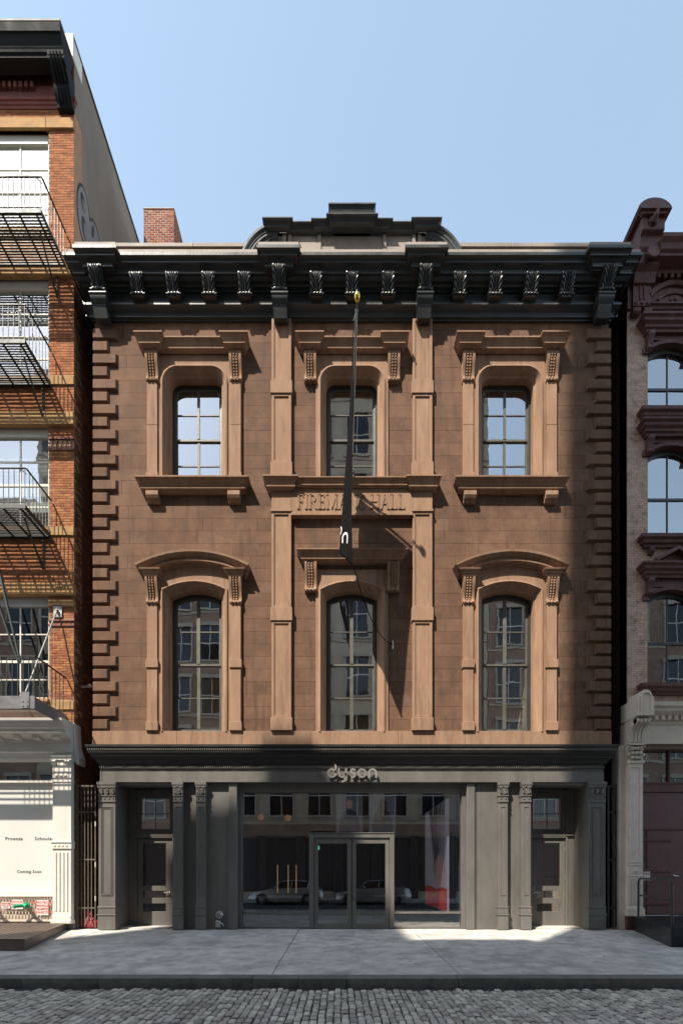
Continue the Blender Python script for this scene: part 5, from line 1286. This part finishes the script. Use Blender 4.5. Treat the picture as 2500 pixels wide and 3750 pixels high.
for x in (8.70, 8.82): tri.box(x-.02, x+.02, -.165, -.135, 18.3, 18.82)
tri.build('triglyph', 'maroon_paint', fz, smooth=.5)
rcn = MB().molding([(0, 18.96), (.16, 18.98), (.18, 19.06), (.46, 19.10), (.46, 19.18), (.52, 19.22), (.56, 19.34), (.64, 19.42), (.66, 19.50), (0, 19.58)], [(9.0, -.06), (13.5, -.06)]).box(RX+.01, 13.5, -.06, .3, 18.98, 19.5).build('cornice', 'maroon_paint', rbld, smooth=.4)
x = 9.15
while x < 11.5: MB().box(x, x+.10, -.22, -.10, 18.86, 18.98).build('dentil', 'maroon_paint', rcn); x += .19
bk = MB().extx([(.3, 20.18), (-.62, 20.18), (-.62, 19.72), (-.50, 19.66), (-.50, 19.38), (-.44, 19.30), (-.40, 19.05), (-.28, 18.95), (-.2, 18.72), (.3, 18.72)], RX+.06, 9.10).build('end_bracket', 'maroon_paint', rcn, bevel=.012)
top = [(RX-.06, 20.12)]+[(8.735+.46*math.sin(-1.15+2.3*i/12)*1.05, 20.05+.36*math.cos(-1.15+2.3*i/12)) for i in range(13)]+[(9.21, 20.12)]
MB().exty(top, -.76, 2.0).build('bracket_cap', 'maroon_paint', rcn)
MB().exty([(RX+.02, 20.05)]+[(8.735+.40*math.sin(-1.1+2.2*i/12), 19.98+.30*math.cos(-1.1+2.2*i/12)) for i in range(13)]+[(9.14, 20.05)], -.70, -.60).build('bracket_arch', 'maroon_paint', rcn)
m = MB(); m.disc((8.76, 19.92), .13, -.66, -.61, 18); m.tube([(8.76, -.66, 19.88), (8.77, -.76, 19.93), (8.80, -.82, 20.08)], [.10, .07, .02], 8); m.build('finial', 'maroon_paint', rcn, smooth=.6)
MB().disc((8.84, 19.20), .17, -.56, -.48, 18).build('rosette', 'maroon_paint', rcn, bevel=.015)
MB().box(RX, RX+.3, .03, 20, -.2, 19.3).box(RX+.3, 13.5, 19.7, 20, 0, 19.3).box(13.2, 13.5, .45, 19.7, 0, 19.3).box(RX, 13.5, .3, 20, 19.3, 19.45).build('side_wall', 'maroon_wall', rbld)
MB().box(RX-.02, RX+.35, .1, 20, 19.45, 20.1).build('side_parapet', 'maroon_wall', rbld)
# cast-iron shopfront
ent_ = MB().molding([(0, 5.42), (.04, 5.42), (.05, 5.50), (.06, 5.95), (.09, 5.97), (.10, 6.06), (.14, 6.08), (.14, 6.18), (.22, 6.22), (.30, 6.30), (.31, 6.36), (.38, 6.42), (.40, 6.53), (0, 6.58)], [(RX+.02, -.05), (13.5, -.05)]).box(RX+.02, 13.5, -.05, .35, 5.43, 6.55).build('entablature', 'cream_paint', rbld, smooth=.4)
x = 9.05
while x < 11.5: MB().box(x, x+.11, -.26, -.16, 6.07, 6.20).build('dentil', 'cream_paint', ent_, bevel=.008); x += .19
colm = MB().box(8.36, 8.80, -.12, .4, .40, 5.42)
for a, b, c, d in ((8.40, 8.445, 1.95, 4.75), (8.70, 8.745, 1.95, 4.75), (8.445, 8.70, 1.95, 1.99), (8.445, 8.70, 4.71, 4.75)): colm.box(a, b, -.145, -.10, c, d)
col_ = colm.build('column', 'cream_paint', rbld, bevel=.01)
MB().box(8.33, 8.83, -.17, .35, .40, .62).box(8.35, 8.81, -.15, .35, .62, .66).box(8.35, 8.81, -.14, .35, 1.55, 1.58).box(8.35, 8.81, -.14, .35, 1.87, 1.90).box(8.33, 8.83, -.16, .35, 4.84, 4.92).build('mouldings', 'cream_paint', col_, bevel=.012)
for k in range(6): MB().box(8.40+.065*k, 8.44+.065*k, -.138, -.11, .72, 1.50).build('flute', 'cream_paint', col_, bevel=.008)
m = MB().ball((8.58, -.15, 1.72), (.04, .04, .04), 8, 5)
for k in range(6): m.ball((8.58+.055*math.cos(k*PI/3), -.14, 1.72+.055*math.sin(k*PI/3)), (.035, .03, .035), 7, 4)
m.build('rosette', 'cream_paint', col_, smooth=True)
m = MB(); m.box(8.32, 8.84, -.20, .3, 5.36, 5.42).box(8.42, 8.74, -.12, .3, 4.92, 5.36)
rr = random.Random(3)
for row, (zz, n_, rad) in enumerate(((5.0, 4, .06), (5.13, 3, .065), (5.26, 4, .06))):
    for k in range(n_):
        xx = 8.42+.32*(k+.5)/n_; m.ball((xx, -.15, zz), (rad*.8, .06, rad), 8, 5)
for s_, xx in ((-1, 8.40), (1, 8.76)):
    m.tube([(xx+s_*(.02+.05*math.cos(q)), -.16, 5.28+.05*math.sin(q)) for q in [PI*2*j/9 for j in range(8)]], .022, 6); m.ball((xx+s_*.03, -.13, 5.08), (.05, .06, .06), 8, 5)
m.build('capital', 'cream_paint', col_, smooth=.7)
m = MB()
for k in range(4):
    a = 8.38+.105*k; pr_ = [(.1, 6.08), (-.42, 6.08), (-.50, 6.02), (-.49, 5.93), (-.42, 5.88), (-.34, 5.86), (-.26, 5.78), (-.22, 5.64), (-.20, 5.43), (.1, 5.43)]
    m.extx(pr_, a, a+.085); m.cylx((-.42, 5.98), .085, a, a+.085, 12)
m.box(8.37, 8.80, -.16, .3, 5.43, 6.05); m.build('scroll_bracket', 'cream_paint', col_, smooth=.5)
arch2 = [(8.38, 6.10), (8.38, 6.62)]+[(8.61-.17*math.cos(PI*i/10), 6.66+.17*math.sin(PI*i/10)) for i in range(11)]+[(8.84, 6.62), (8.84, 6.10)]
m = MB().exty(arch2, -.56, .3); m.ribbon([(8.47, 6.2), (8.47, 6.55)]+[(8.61-.14*math.cos(PI*i/10), 6.60+.14*math.sin(PI*i/10)) for i in range(11)]+[(8.75, 6.55), (8.75, 6.2)], .035, -.59, -.55); m.build('bracket_block', 'cream_paint', col_, bevel=.008)
MB().box(8.18, 8.36, .03, .41, .0, 5.40).build('column_return', 'cream_paint', rbld)
MB().box(8.36, 8.80, -.10, .4, -.05, .398).build('column_plinth', 'maroon_wall', rbld)
fr = MB().box(8.80, 13, .20, .36, 4.06, 4.36).box(8.80, 13, .18, .22, 4.30, 4.36).box(8.80, 8.86, .20, .36, 4.36, 5.42).box(Xp(2451, .2)-.03, Xp(2451, .2)+.03, .20, .36, 4.36, 5.42).box(10.6, 10.66, .20, .36, 4.36, 5.42)
tf = fr.build('transom_frame', 'maroon_paint', rbld, bevel=.006)
for a, b in ((8.86, Xp(2451, .2)-.03), (Xp(2451, .2)+.03, 10.6)): MB().box(a, b, .27, .276, 4.361, 5.419).build('pane', 'glass_side', tf)
MB().box(8.85, 13, 1.5, 1.6, 3.8, 5.6).box(8.85, 13, .37, 1.6, 5.5, 5.6).build('room', 'room_dark', rbld)
dr = MB().box(8.80, 13, .26, .36, .40, 4.059).build('steel_door', 'maroon_door', rbld)
dd = MB().box(8.80, 9.10, .225, .26, .42, 2.92).box(9.14, 10.6, .225, .26, .42, 2.92).box(8.80, 10.6, .225, .26, 2.97, 4.05).box(8.80, 10.6, .215, .26, 2.93, 2.965); dd.build('door_leaf', 'maroon_door', dr, bevel=.006)
MB().cylz((9.12, .225), .018, .45, 2.9, 8).build('hinge_pin', 'maroon_paint', dr)
for zz in (Zp(3076), Zp(3190), Zp(3312)):
    MB().box(8.82, 9.85, .20, .225, zz-.05, zz+.05).build('hinge_strap', 'maroon_paint', dr, bevel=.01)
    for k in range(5): MB().disc((8.9+.21*k, zz), .014, .19, .2, 6).build('bolt', 'maroon_paint', dr)
MB().tube([(10.05, .22, Zp(3210)), (9.98, .16, Zp(3210)), (9.86, .16, Zp(3207))], .02, 7).build('handle', 'galvanised', dr)
p = MB().box(Xp(2352, .1), Xp(2376, .1), .05, .06, Zp(3225), Zp(3193)).build('wall_sign', 'paper_white'); tag(p, 'small white sprinkler sign with red letters beside the cream column', 'sign')
m = MB(); xc = (Xp(2352, .1)+Xp(2376, .1))/2
for i, s_ in enumerate(('IS SPRINKLER', 'OFF VALVE')): text_into(m, s_, .036, xc, Zp(3193)-.06-.045*i, .049, .002)
m.build('lettering', 'red_ink', p); m = MB(); text_into(m, 'FT.', .03, xc+.05, Zp(3222), .049, .002); m.build('lettering', 'ink', p)
# pipe railing on the black platform
t = thing('pipe_railing', (8.3, -1.4, .4), 'black pipe railing standing on the black steel platform', 'railing')
P0, P1 = Vector((8.55, -.30, .40)), Vector((7.83, -2.75, .40))
zt = 1.50
MB().tube([tuple(P0), (P0.x, P0.y, zt-.10), (P0.x-.02, P0.y-.08, zt-.02), tuple(P0.lerp(P1, .08)+Vector((0, 0, zt-.40))), tuple(P0.lerp(P1, .92)+Vector((0, 0, zt-.40))), (P1.x+.02, P1.y+.08, zt-.02), (P1.x, P1.y, zt-.10), tuple(P1)], .028, 10).build('hoop', 'black_plate', t, smooth=True)
a, b = P0+Vector((0, 0, .62)), P1+Vector((0, 0, .62)); MB().tube([tuple(a), tuple(b)], .024, 8).build('middle_rail', 'black_plate', t, smooth=True)
st = MB().box(8.0, 9.2, -3.45, -3.0, -.1, .10).build('stone_step', 'granite_kerb', None, bevel=.02); tag(st, 'low grey granite step in front of the black steel platform', 'step')

# ================================================================ across the street (seen in the glass, and shading the street)
YO = -18.0
def far_building(x0, x1, h, wm, tm, label, wcols, floors, z0=5.0, depth=16, name='facing_building'):
    t = thing(name, ((x0+x1)/2, YO-depth/2, 0), label, 'building', None)
    MB().box(x0+.01, x1-.01, YO-depth, YO, -.12, h).build('wall', wm, t)
    MB().box(x0+.02, x1-.02, YO, YO+.35, h-.9, h-.02).box(x0+.02, x1-.02, YO, YO+.15, h-1.6, h-.9).build('cornice', 'far_trim', t, bevel=.05)
    MB().box(x0+.02, x1-.02, YO, YO+.18, z0-.9, z0-.1).build('shop_band', 'far_brick', t)
    fh = (h-z0-2.0)/floors; pitch = (x1-x0)/wcols
    for f in range(floors):
        a = z0+fh*f+.5
        MB().box(x0+.02, x1-.02, YO, YO+.06, a-.3, a-.12).build('string_course', tm, t)
        for c in range(wcols):
            cx = x0+pitch*(c+.5); w = min(.75, pitch*.33)
            wi = MB().box(cx-w-.12, cx-w, YO, YO+.10, a, a+fh*.66).box(cx+w, cx+w+.12, YO, YO+.10, a, a+fh*.66).box(cx-w-.18, cx+w+.18, YO, YO+.16, a+fh*.66, a+fh*.66+.25).box(cx-w-.15, cx+w+.15, YO, YO+.16, a-.12, a).build('window', tm, t)
            MB().box(cx-w, cx+w, YO, YO+.02, a, a+fh*.66).build('pane', 'car_glass', wi)
            MB().box(cx-w, cx+w, YO+.02, YO+.05, a+fh*.33-.04, a+fh*.33+.04).box(cx-.025, cx+.025, YO+.02, YO+.045, a, a+fh*.66).build('sash', 'grey_white_paint', wi)
    # shop level
    n = max(2, wcols)
    for c in range(n+1):
        x = x0+(x1-x0)*c/n; MB().box(max(x-.25, x0+.02), min(x+.25, x1-.02), YO, YO+.15, -.12, z0-.9).build('pier', 'far_dark', t)
    for c in range(n): MB().box(x0+(x1-x0)*c/n+.3, x0+(x1-x0)*(c+1)/n-.3, YO, YO+.03, .4, z0-1.0).build('shop_pane', 'far_dark', t)
    return t
far_building(-34, -20.3, 26.5, 'far_brick', 'far_trim', 'red brick building across the street reflected in the glass, low corner block', 6, 5)
B_ = far_building(-20.28, -14.0, 35.2, 'far_stone', 'far_trim', 'pale stone loft building across the street with a rooftop bulkhead', 3, 7)
MB().box(-16.6, -15.2, YO-4, YO-.05, 35.2, 37.6).build('bulkhead', 'far_brick', B_)
far_building(-13.98, -7.8, 28.2, 'far_brick', 'far_trim', 'narrow red brick building across the street seen in the lower windows', 3, 6)
far_building(-7.78, 10.1, 52.0, 'far_stone', 'far_trim', 'very tall pale stone loft building directly across the street', 7, 11, depth=14)
far_building(10.12, 24, 22.5, 'far_brick', 'far_trim', 'lower red brick building across the street beside the tall loft', 5, 4)
def car(x0, ycen, m_, label, flip=1):
    t = thing('parked_car', (x0+2.3, ycen, ZR), label, 'car', None)
    z = ZR
    stn = [(0, .62, .30, .50), (.12, .74, .22, .66), (.7, .86, .18, .80), (1.35, .90, .18, .93), (2.3, .91, .18, .97), (3.5, .90, .18, 1.01), (4.2, .86, .20, 1.02), (4.5, .78, .26, .92), (4.62, .66, .34, .70)]
    rings = [[(x0+x, ycen-hw, z+zb), (x0+x, ycen-hw-.02, z+(zb+zt)*.5), (x0+x, ycen-hw+.06, z+zt), (x0+x, ycen+hw-.06, z+zt), (x0+x, ycen+hw+.02, z+(zb+zt)*.5), (x0+x, ycen+hw, z+zb)] for x, hw, zb, zt in stn]
    MB().loft(rings).build('body', m_, t, smooth=.6)
    rf = [(1.25, .70, .90, .92), (1.55, .72, .90, 1.10), (2.05, .64, .90, 1.38), (2.8, .62, .90, 1.44), (3.5, .62, .90, 1.36), (4.05, .68, .90, 1.12), (4.25, .70, .90, 1.02)]
    MB().loft([[(x0+x, ycen-.82, z+zb), (x0+x, ycen-hw, z+zt), (x0+x, ycen+hw, z+zt), (x0+x, ycen+.82, z+zb)] for x, hw, zb, zt in rf]).build('greenhouse', 'car_glass', t, smooth=.5)
    MB().loft([[(x0+x, ycen-hw-.01, z+zt-.03), (x0+x, ycen-hw+.02, z+zt+.025), (x0+x, ycen+hw-.02, z+zt+.025), (x0+x, ycen+hw+.01, z+zt-.03)] for x, hw, zb, zt in rf[2:5]]).build('roof', m_, t, smooth=.5)
    for s_ in (-1, 1):
        for x in (1.42, 2.62, 3.62): MB().tube([(x0+x, ycen+s_*.83, z+.95), (x0+x+(.55 if x < 2 else .05 if x < 3 else .12), ycen+s_*.66, z+1.36)], .03, 6).build('pillar', m_, t)
        MB().ball((x0+1.75, ycen+s_*.98, z+1.02), (.10, .09, .07), 8, 6).build('mirror', m_, t, smooth=True)
        MB().ball((x0+.22, ycen+s_*.62, z+.60), (.16, .16, .07), 10, 6).build('headlight', 'headlamp', t, smooth=True)
        for xc in (.86, 3.62):
            y0 = ycen+s_*.72; w = MB().disc((x0+xc, z+.32), .36, min(y0, y0+s_*.20), max(y0, y0+s_*.20), 24).build('wheel_arch', 'rubber', t)
            wh = MB().disc((x0+xc, z+.32), .32, min(y0, y0+s_*.215), max(y0, y0+s_*.215), 24).build('tyre', 'rubber', t)
            r_ = MB().disc((x0+xc, z+.32), .07, min(y0, y0+s_*.225), max(y0, y0+s_*.225), 10)
            for k in range(5):
                a = 2*PI*k/5; r_.ribbon([(x0+xc, z+.32), (x0+xc+.2*math.cos(a), z+.32+.2*math.sin(a))], .07, y0+s_*.212, y0+s_*.222)
            r_.build('rim', 'galvanised', t)
    return t
car(-5.6, -15.4, 'car_silver', 'silver saloon car parked across the street, reflected beside the doors')
car(-.3, -15.35, 'car_grey', 'grey saloon car parked behind the silver one across the street')
